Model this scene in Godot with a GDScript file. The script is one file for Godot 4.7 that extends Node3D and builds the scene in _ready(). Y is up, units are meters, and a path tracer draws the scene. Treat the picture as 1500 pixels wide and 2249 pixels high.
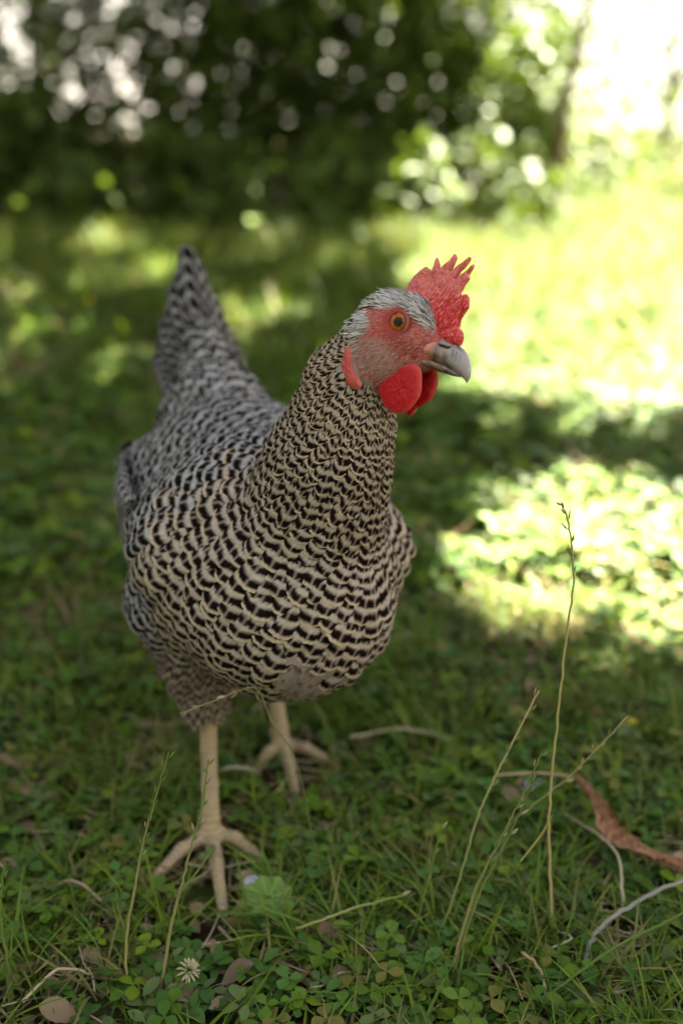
extends Node3D
# A barred hen in the shade of a garden, sunlit grass behind. Units: metres, y up.

var rng := RandomNumberGenerator.new()
var noise := FastNoiseLite.new()
var M := {}
const SUN := Vector3(0.45, 0.95, -0.65)          # towards the sun, behind and to the right

# ---------------------------------------------------------------- mesh helpers
class Sheet:
	var v := PackedVector3Array()
	var n := PackedVector3Array()
	var c := PackedColorArray()
	var i := PackedInt32Array()
	func add(p: Vector3, nn: Vector3, col := Color.WHITE) -> int:
		v.append(p)
		n.append(nn)
		c.append(col)
		return v.size() - 1
	func tri(a: int, b: int, d: int) -> void:      # wound so that the face agrees with the normals
		var f := (v[b] - v[a]).cross(v[d] - v[a])
		if f.dot(n[a] + n[b] + n[d]) > 0.0:
			i.append_array([a, d, b])
		else:
			i.append_array([a, b, d])
	func quad(a: int, b: int, d: int, e: int) -> void:
		tri(a, b, d)
		tri(a, d, e)
	func into(m: ArrayMesh, mat: Material) -> ArrayMesh:
		var arr := []
		arr.resize(Mesh.ARRAY_MAX)
		arr[Mesh.ARRAY_VERTEX] = v
		arr[Mesh.ARRAY_NORMAL] = n
		arr[Mesh.ARRAY_COLOR] = c
		arr[Mesh.ARRAY_INDEX] = i
		m.add_surface_from_arrays(Mesh.PRIMITIVE_TRIANGLES, arr)
		m.surface_set_material(m.get_surface_count() - 1, mat)
		return m
	func mesh(mat: Material) -> ArrayMesh:
		return into(ArrayMesh.new(), mat)
	func grid_normals(rows: int, cols: int, first := 0, closed := false) -> void:
		for r in rows:
			for k in cols:
				var k0 := k - 1
				var k1 := k + 1
				if closed:
					k0 = (k0 + cols) % cols
					k1 = k1 % cols
				else:
					k0 = maxi(k0, 0)
					k1 = mini(k1, cols - 1)
				var dr := v[first + mini(r + 1, rows - 1) * cols + k] - v[first + maxi(r - 1, 0) * cols + k]
				var dk := v[first + r * cols + k1] - v[first + r * cols + k0]
				var x := dk.cross(dr)
				n[first + r * cols + k] = x.normalized() if x.length() > 1e-14 else Vector3.UP
	func grid_faces(rows: int, cols: int, first := 0, closed := false) -> void:
		for r in rows - 1:
			for k in (cols if closed else cols - 1):
				var k1 := (k + 1) % cols
				quad(first + r * cols + k, first + r * cols + k1, first + (r + 1) * cols + k1, first + (r + 1) * cols + k)

func smooth_path(pts: Array, per := 6) -> Array:
	var q := []
	for i in pts.size() - 1:
		var p0: Vector3 = pts[maxi(i - 1, 0)]
		var p1: Vector3 = pts[i]
		var p2: Vector3 = pts[i + 1]
		var p3: Vector3 = pts[mini(i + 2, pts.size() - 1)]
		for k in per:
			q.append(p1.cubic_interpolate(p2, p0, p3, float(k) / per))
	q.append(pts[-1])
	return q

func tube(s: Sheet, path: Array, r0: float, r1: float, sides: int, c0: Color, c1: Color, wob := 0.0) -> void:
	var side := Vector3.RIGHT
	var base := s.v.size()
	for i in path.size():
		var d: Vector3 = (path[mini(i + 1, path.size() - 1)] - path[maxi(i - 1, 0)]).normalized()
		side = side - d * side.dot(d)
		if side.length() < 0.05:
			side = Vector3.FORWARD - d * Vector3.FORWARD.dot(d)
		side = side.normalized()
		var t := float(i) / (path.size() - 1)
		var r := lerpf(r0, r1, t) * (1.0 + wob * rng.randf_range(-1, 1))
		var o := d.cross(side)
		for k in sides:
			var a := TAU * k / sides
			var nn := side * cos(a) + o * sin(a)
			s.add(path[i] + nn * r, nn, c0.lerp(c1, t))
	s.grid_faces(path.size(), sides, base, true)

func v3(a: Array) -> Vector3:
	return Vector3(a[0], a[1], a[2])

func path_of(a: Array) -> Array:
	return a.map(func(e): return v3(e))

# ---------------------------------------------------------------- signed distance fields and surface nets
func field_of(bones: Array, lo: Vector3, dim: Vector3i, cell: float) -> PackedFloat32Array:
	var f := PackedFloat32Array()
	f.resize(dim.x * dim.y * dim.z)
	f.fill(1.0e3 * cell)
	for b in bones:
		var a: Vector3 = b[0]
		var e: Vector3 = b[2]
		var ra: float = b[1]
		var rb: float = b[3]
		var k: float = b[4]
		var sc: Vector3 = b[5] if b.size() > 5 else Vector3.ONE        # how much the distance counts along each axis
		var ba := (e - a) * sc
		var ll := maxf(ba.dot(ba), 1e-12)
		var m := Vector3.ONE * (maxf(ra, rb) + k + cell * 2.5) / sc
		var c0 := ((a.min(e) - m - lo) / cell).floor()
		var c1 := ((a.max(e) + m - lo) / cell).ceil()
		for z in range(maxi(0, int(c0.z)), mini(dim.z, int(c1.z) + 1)):
			for y in range(maxi(0, int(c0.y)), mini(dim.y, int(c1.y) + 1)):
				var row := (z * dim.y + y) * dim.x
				for x in range(maxi(0, int(c0.x)), mini(dim.x, int(c1.x) + 1)):
					var pa := (lo + Vector3(x, y, z) * cell - a) * sc
					var h := clampf(pa.dot(ba) / ll, 0.0, 1.0)
					var d := (pa - ba * h).length() - (ra + (rb - ra) * h)
					var g := f[row + x]
					var w := k - absf(d - g)
					f[row + x] = minf(d, g) - (w * w / k * 0.25 if w > 0.0 else 0.0)
	return f

func nets(f: PackedFloat32Array, lo: Vector3, dim: Vector3i, cell: float, skip := 3.5) -> Sheet:
	var s := Sheet.new()
	var at := PackedInt32Array()
	at.resize(f.size())
	at.fill(-1)
	var sx := 1
	var sy := dim.x
	var sz := dim.x * dim.y
	var off := [0, sx, sy, sx + sy, sz, sx + sz, sy + sz, sx + sy + sz]
	var edges := [[0, 1], [2, 3], [4, 5], [6, 7], [0, 2], [1, 3], [4, 6], [5, 7], [0, 4], [1, 5], [2, 6], [3, 7]]
	var corner := []
	for k in 8:
		corner.append(Vector3(k & 1, (k >> 1) & 1, (k >> 2) & 1))
	var q := PackedFloat32Array()
	q.resize(8)
	for z in dim.z - 1:
		for y in dim.y - 1:
			for x in dim.x - 1:
				var i := z * sz + y * sy + x
				if absf(f[i]) > cell * skip:
					continue
				var inside := 0
				for k in 8:
					q[k] = f[i + off[k]]
					if q[k] < 0.0:
						inside += 1
				if inside == 0 or inside == 8:
					continue
				var p := Vector3.ZERO
				var c := 0
				for e in edges:
					var a := q[e[0]]
					var b := q[e[1]]
					if (a < 0.0) != (b < 0.0):
						p += corner[e[0]].lerp(corner[e[1]], a / (a - b))
						c += 1
				p /= c
				var g := Vector3(q[1] + q[3] + q[5] + q[7] - q[0] - q[2] - q[4] - q[6], q[2] + q[3] + q[6] + q[7] - q[0] - q[1] - q[4] - q[5], q[4] + q[5] + q[6] + q[7] - q[0] - q[1] - q[2] - q[3])
				at[i] = s.add(lo + (Vector3(x, y, z) + p) * cell, g.normalized())
	for z in range(1, dim.z - 1):
		for y in range(1, dim.y - 1):
			for x in range(1, dim.x - 1):
				var i := z * sz + y * sy + x
				if at[i] < 0:
					continue
				var here := f[i] < 0.0
				if here != (f[i + sx] < 0.0):
					s.quad(at[i], at[i - sy], at[i - sy - sz], at[i - sz])
				if here != (f[i + sy] < 0.0):
					s.quad(at[i], at[i - sx], at[i - sx - sz], at[i - sz])
				if here != (f[i + sz] < 0.0):
					s.quad(at[i], at[i - sx], at[i - sx - sy], at[i - sy])
	return s

func box_of(bones: Array, cell: float) -> Array:
	var lo := Vector3.ONE * 1e6
	var hi := -lo
	for b in bones:
		var r := Vector3.ONE * (maxf(b[1], b[3]) + cell * 3.0)
		if b.size() > 5:
			r = r / b[5].min(Vector3.ONE)
		lo = lo.min(b[0] - r).min(b[2] - r)
		hi = hi.max(b[0] + r).max(b[2] + r)
	var d := ((hi - lo) / cell).ceil()
	return [lo, Vector3i(int(d.x) + 1, int(d.y) + 1, int(d.z) + 1)]

func blob(bones: Array, cell: float) -> Sheet:
	var b := box_of(bones, cell)
	return nets(field_of(bones, b[0], b[1], cell), b[0], b[1], cell)

# ---------------------------------------------------------------- scene-tree helpers
var taken := {}
func numbered(called: String) -> String:
	var k: int = taken.get(called, 0)
	taken[called] = k + 1
	return called if k == 0 else "%s_%03d" % [called, k]

func thing(called: String, label: String, category: String, at := Vector3.ZERO, group := "") -> Node3D:
	var o := Node3D.new()
	o.name = numbered(called)
	add_child(o)
	o.position = at
	tag(o, label, category, group)
	return o

func tag(o: Node, label: String, category := "", group := "", kind := "") -> void:
	if label:
		o.set_meta("label", label)
	if category:
		o.set_meta("category", category)
	if group:
		o.set_meta("group", group)
	if kind:
		o.set_meta("kind", kind)

func part(called: String, mesh: Mesh, parent: Node, t := Transform3D()) -> MeshInstance3D:
	var o := MeshInstance3D.new()
	o.name = called if parent != self else numbered(called)
	o.mesh = mesh
	o.transform = t
	parent.add_child(o, true)
	return o

func scatter(called: String, mesh: Mesh, places: Array, tints: Array, parent: Node) -> MultiMeshInstance3D:
	var mm := MultiMesh.new()
	mm.transform_format = MultiMesh.TRANSFORM_3D
	mm.use_colors = tints.size() > 0
	mm.mesh = mesh
	mm.instance_count = places.size()
	for i in places.size():
		mm.set_instance_transform(i, places[i])
		if tints:
			mm.set_instance_color(i, tints[i])
	var o := MultiMeshInstance3D.new()
	o.name = called if parent != self else numbered(called)
	o.multimesh = mm
	o.set_meta("kind", "stuff")
	parent.add_child(o, true)
	return o

func mat(called: String, rough := 0.7, back := Color.BLACK, spec := 0.4) -> StandardMaterial3D:
	var m := StandardMaterial3D.new()
	m.resource_name = called
	m.vertex_color_use_as_albedo = true
	m.roughness = rough
	m.metallic_specular = spec
	m.cull_mode = BaseMaterial3D.CULL_DISABLED
	if back != Color.BLACK:
		m.backlight_enabled = true
		m.backlight = back
	M[called] = m
	return m

func noise_tex(freq: float, size: int, ramp: Gradient = null, normal := false, oct := 4, seed_ := 3) -> NoiseTexture2D:
	var n := FastNoiseLite.new()
	n.seed = seed_
	n.frequency = freq
	n.fractal_octaves = oct
	var t := NoiseTexture2D.new()
	t.width = size
	t.height = size
	t.seamless = true
	t.noise = n
	if ramp:
		t.color_ramp = ramp
	if normal:
		t.as_normal_map = true
		t.bump_strength = 6.0
	return t

func look_basis(y: Vector3, z: Vector3) -> Basis:     # y exact, z as near as can be
	y = y.normalized()
	var x := y.cross(z).normalized()
	return Basis(x, y, x.cross(y))

# ================================================================ build
func _ready() -> void:
	rng.seed = 11
	noise.seed = 5
	noise.frequency = 1.0
	set_view()
	set_materials()
	build_ground()
	build_background()
	build_hen()
	build_cover()
	build_details()

func set_view() -> void:
	var cam := Camera3D.new()
	cam.name = "camera"
	cam.near = 0.02
	cam.far = 900.0
	add_child(cam)
	cam.position = Vector3(0, 0.496, 0)
	cam.rotation_degrees = Vector3(-20, 0, 0)
	var lens := CameraAttributesPhysical.new()
	lens.frustum_focal_length = 24.55
	lens.frustum_focus_distance = 0.595
	lens.frustum_near = 0.02
	lens.frustum_far = 900.0
	lens.exposure_aperture = 2.05
	cam.attributes = lens
	cam.current = true
	var we := WorldEnvironment.new()
	we.name = "world_environment"
	var e := Environment.new()
	e.background_mode = Environment.BG_SKY
	var sm := ProceduralSkyMaterial.new()
	sm.sky_top_color = Color(0.68, 0.70, 0.74)
	sm.sky_horizon_color = Color(1.0, 0.945, 0.85)
	sm.sky_curve = 0.14
	sm.ground_bottom_color = Color(0.25, 0.27, 0.18)
	sm.ground_horizon_color = Color(0.6, 0.62, 0.5)
	sm.sun_angle_max = 30.0
	var sky := Sky.new()
	sky.sky_material = sm
	e.sky = sky
	e.background_energy_multiplier = 0.195
	e.tonemap_mode = Environment.TONE_MAPPER_LINEAR
	e.tonemap_exposure = 26.0
	e.sdfgi_enabled = true
	e.ssao_enabled = true
	e.ssil_enabled = true
	we.environment = e
	add_child(we)
	var sun := DirectionalLight3D.new()
	sun.name = "sun"
	sun.light_energy = 1.6
	sun.light_color = Color(1.0, 0.96, 0.89)
	sun.light_angular_distance = 0.5
	sun.shadow_enabled = true
	add_child(sun)
	sun.look_at_from_position(SUN.normalized() * 50.0, Vector3.ZERO, Vector3.UP)

func set_materials() -> void:
	mat("leaf", 0.55, Color(0.75, 0.75, 0.45), 0.22)
	mat("straw", 0.75, Color(0.3, 0.28, 0.2), 0.3)
	mat("bark", 0.9, Color.BLACK, 0.2)
	mat("feather", 0.85, Color(0.08, 0.07, 0.06), 0.14).specular_mode = BaseMaterial3D.SPECULAR_DISABLED
	var sk := mat("face_skin", 0.55, Color.BLACK, 0.3)
	sk.uv1_triplanar = true
	sk.uv1_scale = Vector3.ONE * 60.0
	sk.normal_enabled = true
	sk.normal_texture = noise_tex(0.05, 512, null, true, 3, 8)
	sk.normal_scale = 1.8
	var cm := mat("comb_skin", 0.42, Color(0.35, 0.10, 0.08), 0.3)
	cm.subsurf_scatter_enabled = true
	cm.subsurf_scatter_strength = 0.06
	cm.uv1_triplanar = true
	cm.uv1_scale = Vector3.ONE * 20.0
	cm.normal_enabled = true
	cm.normal_texture = noise_tex(0.09, 512, null, true, 2, 21)
	cm.normal_scale = 0.45
	var hm := mat("horn", 0.32, Color.BLACK, 0.5)
	hm.clearcoat_enabled = false
	mat("leg_skin", 0.7, Color.BLACK, 0.3)
	var em := mat("eye", 0.12, Color.BLACK, 0.15)
	em.clearcoat_enabled = true
	em.clearcoat = 0.2
	em.clearcoat_roughness = 0.02
	mat("stone", 0.8, Color.BLACK, 0.3)
	var g := Gradient.new()
	g.offsets = PackedFloat32Array([0.0, 0.35, 0.55, 0.75, 1.0])
	g.colors = PackedColorArray([Color(0.10, 0.08, 0.06), Color(0.17, 0.13, 0.09), Color(0.21, 0.20, 0.11), Color(0.20, 0.25, 0.11), Color(0.34, 0.28, 0.19)])
	var so := StandardMaterial3D.new()
	so.resource_name = "soil"
	so.roughness = 0.95
	so.specular_mode = BaseMaterial3D.SPECULAR_DISABLED
	so.albedo_texture = noise_tex(0.02, 1024, g, false, 6, 4)
	so.uv1_triplanar = true
	so.uv1_world_triplanar = true
	so.uv1_scale = Vector3.ONE * 1.3
	so.normal_enabled = true
	so.normal_texture = noise_tex(0.05, 512, null, true, 5, 9)
	M["soil"] = so

# ---------------------------------------------------------------- ground
func height(x: float, z: float) -> float:
	var d := Vector2(x + 0.06, z + 0.7).length()
	return 0.012 * noise.get_noise_2d(x * 3.0, z * 3.0) * smoothstep(0.25, 0.9, d)

func build_ground() -> void:
	var s := Sheet.new()
	var xs := []
	for k in 81:
		var u := (k - 40) / 40.0
		xs.append(u * 3.0 + signf(u) * pow(absf(u), 7.0) * 300.0)
	for a in xs:
		for b in xs:
			s.add(Vector3(b, height(b, a - 2.0) - 0.002, a - 2.0), Vector3.UP)
	s.grid_normals(81, 81)
	for k in s.n.size():
		if s.n[k].y < 0.0:
			s.n[k] = -s.n[k]
	s.grid_faces(81, 81)
	var o := part("ground", s.mesh(M.soil), self)
	tag(o, "", "", "", "structure")

func leaf_sheet(s: Sheet, base: Vector3, dir: Vector3, nrm: Vector3, L: float, W: float, fold: float, droop: float, c: Color, wide := 0.55, rows := 4, notch := 0.0) -> void:
	# a small folded leaf blade: midrib and two wings
	var side := dir.cross(nrm).normalized()
	var first := s.v.size()
	for r in rows + 1:
		var t := float(r) / rows
		var w := W * 0.5 * pow(sin(PI * pow(t, log(0.5) / log(wide))), 0.75) if r > 0 and r < rows else W * (0.04 if r == 0 else notch * 0.5)
		for k in 3:
			var u := k - 1.0
			var p := base + dir * (L * (t + (notch * 0.12 * absf(u) if r == rows else 0.0))) + side * (u * w) + nrm * (absf(u) * w * fold - droop * L * t * t)
			s.add(p, nrm, c * (0.92 + 0.16 * t) if k != 1 else c * 1.15)
	s.grid_normals(rows + 1, 3, first)
	for k in range(first, s.v.size()):
		if s.n[k].dot(nrm) < 0.0:
			s.n[k] = -s.n[k]
	s.grid_faces(rows + 1, 3, first)

func clover_mesh() -> ArrayMesh:
	var s := Sheet.new()
	var h := rng.randf_range(0.012, 0.03)
	var top := Vector3(rng.randf_range(-0.008, 0.008), h, rng.randf_range(-0.008, 0.008))
	tube(s, [Vector3.ZERO, top * 0.5 + Vector3(0.002, 0, 0), top], 0.0006, 0.0005, 3, Color(0.8, 0.9, 0.6), Color(0.8, 0.9, 0.6))
	var a0 := rng.randf() * TAU
	for k in 3:
		var a := a0 + k * TAU / 3.0 + rng.randf_range(-0.15, 0.15)
		var tilt := rng.randf_range(-0.25, 0.45)
		var d := Vector3(cos(a), tilt, sin(a)).normalized()
		var nn := (Vector3.UP - d * d.y).normalized()
		var L := rng.randf_range(0.0085, 0.0125)
		leaf_sheet(s, top, d, nn, L, L * rng.randf_range(0.72, 0.9), rng.randf_range(0.1, 0.5), rng.randf_range(-0.05, 0.25), Color.WHITE, 0.62, 5, 0.25)
	return s.mesh(M.leaf)

func weed_mesh() -> ArrayMesh:
	var s := Sheet.new()
	var n := rng.randi_range(5, 8)
	var h := rng.randf_range(0.01, 0.025)
	tube(s, [Vector3.ZERO, Vector3(0.002, h, 0.001)], 0.0008, 0.0006, 3, Color.WHITE, Color.WHITE)
	for k in n:
		var a := k * 2.4 + rng.randf_range(-0.3, 0.3)
		var d := Vector3(cos(a), rng.randf_range(0.0, 0.7), sin(a)).normalized()
		var nn := (Vector3.UP - d * d.y).normalized()
		var L := rng.randf_range(0.009, 0.018)
		leaf_sheet(s, Vector3(0, h * rng.randf_range(0.3, 1.0), 0), d, nn, L, L * rng.randf_range(0.4, 0.62), rng.randf_range(0.1, 0.4), rng.randf_range(0.0, 0.35), Color.WHITE, 0.5, 5)
	return s.mesh(M.leaf)

func blade(s: Sheet, base: Vector3, dir: Vector3, L: float, W: float, bend: float, c: Color, seg := 6) -> void:
	var out := Vector3(dir.x, 0, dir.z).normalized()
	var side := out.cross(Vector3.UP)
	var p := base
	var first := s.v.size()
	var tilt := acos(clampf(dir.y, -1, 1))
	for r in seg + 1:
		var t := float(r) / seg
		var d := out * sin(tilt) + Vector3.UP * cos(tilt)
		var w := W * 0.5 * (1.0 - pow(t, 2.2)) * (0.6 + 0.4 * minf(1.0, t * 4.0)) + 0.00005
		var nn := side.cross(d)
		s.add(p - side * w + nn * w * 0.35, nn, c)
		s.add(p, nn, c * 0.9)
		s.add(p + side * w + nn * w * 0.35, nn, c)
		p += d * L / seg
		tilt += bend / seg
	s.grid_faces(seg + 1, 3, first)

func tuft_mesh(n: int, l0: float, l1: float, w: float) -> ArrayMesh:
	var s := Sheet.new()
	for k in n:
		var a := rng.randf() * TAU
		var t := rng.randf_range(0.25, 1.35)
		blade(s, Vector3(rng.randf_range(-0.008, 0.008), 0, rng.randf_range(-0.008, 0.008)), Vector3(cos(a) * sin(t), cos(t), sin(a) * sin(t)), rng.randf_range(l0, l1), w * rng.randf_range(0.6, 1.2), rng.randf_range(0.1, 1.3), Color.WHITE * rng.randf_range(0.8, 1.15))
	return s.mesh(M.leaf)

func straw_mesh() -> ArrayMesh:
	var s := Sheet.new()
	var L := rng.randf_range(0.025, 0.07)
	var pts := [Vector3(-L / 2, rng.randf_range(0.001, 0.008), 0)]
	for k in 3:
		pts.append(pts[-1] + Vector3(L / 3, rng.randf_range(-0.004, 0.005), rng.randf_range(-0.3, 0.3) * L / 3))
	for k in pts.size():
		pts[k].y = maxf(pts[k].y, 0.0008)
	tube(s, smooth_path(pts, 3), rng.randf_range(0.0005, 0.0011), 0.0004, 4, Color.WHITE, Color.WHITE * 0.9)
	return s.mesh(M.straw)

func crumb_mesh() -> ArrayMesh:
	var s := Sheet.new()
	var L := rng.randf_range(0.014, 0.03)
	leaf_sheet(s, Vector3(-L / 2, 0.004, 0), Vector3(1, rng.randf_range(-0.1, 0.2), 0).normalized(), Vector3(0, 1, rng.randf_range(-0.3, 0.3)).normalized(), L, L * rng.randf_range(0.4, 0.7), rng.randf_range(-0.6, 0.8), rng.randf_range(-0.4, 0.4), Color.WHITE, 0.5, 5)
	return s.mesh(M.straw)

func spread(called: String, label: String, category: String, meshes: Array, count: int, d0: float, d1: float, tints: Array, size: Vector2, mask: Callable) -> void:
	var holder := Node3D.new()
	holder.name = numbered(called)
	add_child(holder)
	tag(holder, label, category, "", "stuff")
	var places := []
	var cols := []
	for m in meshes:
		places.append([])
		cols.append([])
	var made := 0
	var tries := 0
	while made < count and tries < count * 4:
		tries += 1
		# more of them near the camera
		var d := lerpf(d0, d1, pow(rng.randf(), 1.25))
		var hw := 0.28 + 0.52 * d
		var x := rng.randf_range(-hw, hw)
		var z := -d
		if rng.randf() > mask.call(x, z):
			continue
		var k := rng.randi() % meshes.size()
		var sc := rng.randf_range(size.x, size.y)
		var b := Basis(Vector3.UP, rng.randf() * TAU).rotated(Vector3(rng.randf_range(-1, 1), 0, rng.randf_range(-1, 1)).normalized(), rng.randf_range(0, 0.25)).scaled(Vector3.ONE * sc)
		places[k].append(Transform3D(b, Vector3(x, height(x, z), z)))
		var c: Color = tints[rng.randi() % tints.size()]
		cols[k].append(c * rng.randf_range(0.7, 1.25))
		made += 1
	for k in meshes.size():
		scatter(category.replace(" ", "_"), meshes[k], places[k], cols[k], holder)

func build_cover() -> void:
	var patch := func(x, z, f, o): return clampf(0.5 + 1.6 * noise.get_noise_2d(x * f + o, z * f - o), 0.0, 1.0)
	var feet := [Vector2(-0.0955, -0.641), Vector2(-0.11, -0.615), Vector2(-0.088, -0.60), Vector2(-0.08, -0.575), Vector2(-0.075, -0.625), Vector2(-0.0505, -0.759), Vector2(-0.03, -0.745), Vector2(-0.04, -0.72), Vector2(-0.06, -0.735)]
	var clear := func(x, z):
		for q in feet:
			if Vector2(x, z).distance_to(q) < 0.024 or Vector2(x, z).distance_to(q + Vector2(0, 0.02)) < 0.022:
				return 0.04
		return 1.0
	var clovers := []
	var weeds := []
	var tufts := []
	var fars := []
	var straws := []
	var crumbs := []
	for k in 7:
		clovers.append(clover_mesh())
	for k in 5:
		weeds.append(weed_mesh())
	for k in 6:
		tufts.append(tuft_mesh(6, 0.02, 0.06, 0.002))
	for k in 5:
		fars.append(tuft_mesh(12, 0.06, 0.16, 0.005))
	for k in 6:
		straws.append(straw_mesh())
	for k in 5:
		crumbs.append(crumb_mesh())
	var green := [Color(0.075, 0.135, 0.012), Color(0.08, 0.145, 0.016), Color(0.058, 0.115, 0.016), Color(0.115, 0.165, 0.012), Color(0.13, 0.12, 0.03)]
	var blue := [Color(0.058, 0.12, 0.026), Color(0.05, 0.10, 0.018), Color(0.085, 0.14, 0.018), Color(0.085, 0.12, 0.04)]
	var grass := [Color(0.095, 0.15, 0.014), Color(0.12, 0.165, 0.014), Color(0.075, 0.13, 0.018), Color(0.16, 0.15, 0.05)]
	var tan := [Color(0.34, 0.26, 0.16), Color(0.28, 0.20, 0.12), Color(0.40, 0.33, 0.22), Color(0.22, 0.14, 0.09)]
	var brown := [Color(0.15, 0.095, 0.055), Color(0.19, 0.125, 0.075), Color(0.11, 0.075, 0.05), Color(0.24, 0.16, 0.10)]
	spread("clover_cover", "low green clover leaves covering the ground around the hen", "clover", clovers, 12000, 0.3, 2.4, green + blue, Vector2(0.5, 1.0), func(x, z): return clear.call(x, z) * (0.05 + patch.call(x, z, 5.0, 3.0)))
	spread("weed_cover", "small oval-leaved weeds growing between the clover", "weeds", weeds, 8000, 0.3, 2.0, blue, Vector2(0.5, 0.95), func(x, z): return clear.call(x, z) * (0.1 + patch.call(x, z, 6.0, 40.0)))
	spread("lawn_grass", "short green grass blades between the clover near the hen", "grass", tufts, 13000, 0.3, 2.2, grass, Vector2(0.6, 1.2), func(x, z): return clear.call(x, z) * (0.15 + patch.call(x, z, 4.0, 90.0)))
	spread("fallen_straw", "dry tan straw bits strewn over the ground", "straw", straws, 8500, 0.3, 2.6, tan, Vector2(0.6, 1.2), func(x, z): return 0.2 + patch.call(x, z, 4.0, 20.0))
	spread("leaf_litter", "crumbled brown leaf bits lying among the clover", "leaf litter", crumbs, 4200, 0.3, 2.8, brown, Vector2(0.4, 0.85), func(x, z): return 0.1 + patch.call(x, z, 3.0, 60.0))
	spread("clover_lawn", "clover and weed lawn stretching behind the hen", "lawn", clovers + weeds, 30000, 1.1, 6.0, green + blue, Vector2(0.8, 1.9), func(x, z): return 0.3 + patch.call(x, z, 2.0, 70.0))
	var hays := []
	for k in 4:
		hays.append(tuft_mesh(7, 0.03, 0.08, 0.003))
	spread("dry_grass", "pale dry grass lying in patches on the lawn", "dry grass", hays, 1800, 0.95, 7.0, tan + [Color(0.42, 0.36, 0.25)], Vector2(0.6, 1.2), func(x, z): return 0.1 + patch.call(x, z, 3.0, 33.0))
	spread("meadow_grass", "longer grass growing towards the shrubs at the back", "grass", fars, 16000, 1.8, 14.0, grass, Vector2(0.5, 1.3), func(x, z): return (0.25 + patch.call(x, z, 1.2, 10.0)) * smoothstep(1.6, 4.5, -z))

# ---------------------------------------------------------------- trees, shrubs
func sunlit(x: float, z: float) -> float:       # where gaps in the tree crowns let the sun reach the lawn: 1 sun, 0 shade
	var d := -z
	var w := noise.get_noise_2d(x * 2.3, z * 2.3) * 0.10 + noise.get_noise_2d(x * 9.0 + 7.0, z * 9.0) * 0.05
	var a := 1.0 - Vector2((x - 0.37) / 0.40, (d - 1.10) / 0.34).length() + w * 2.5
	var b := minf(d - 1.62 - maxf(0.0, 0.55 - x) * 0.9, x - 0.14 + 0.06 * maxf(0.0, d - 2.5)) * 4.0 + w * 6.0
	var c := (x - 0.95) * 4.0 + w * 4.0
	var far := (d - 10.0)
	var m := maxf(maxf(a * 3.0, b), maxf(c, far))
	var dots := noise.get_noise_2d(x * 2.4 + 90.0, z * 2.4 - 30.0)
	var fine := noise.get_noise_2d(x * 5.0 - 40.0, z * 5.0 + 12.0)
	if (d > 1.0 or x < -0.55 and d > 0.75) and dots + 0.6 * fine > lerpf(0.22, 0.0, smoothstep(1.0, 2.2, d)) - 0.32 * smoothstep(0.1, 0.5, x):
		m = maxf(m, 1.0)
	return clampf(m, 0.0, 1.0)

func tree_leaf_mesh(L: float) -> ArrayMesh:
	var s := Sheet.new()
	leaf_sheet(s, Vector3.ZERO, Vector3(0, 0, 1), Vector3.UP, L, L * 0.55, 0.25, 0.2, Color.WHITE, 0.45, 4)
	return s.mesh(M.leaf)

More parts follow.
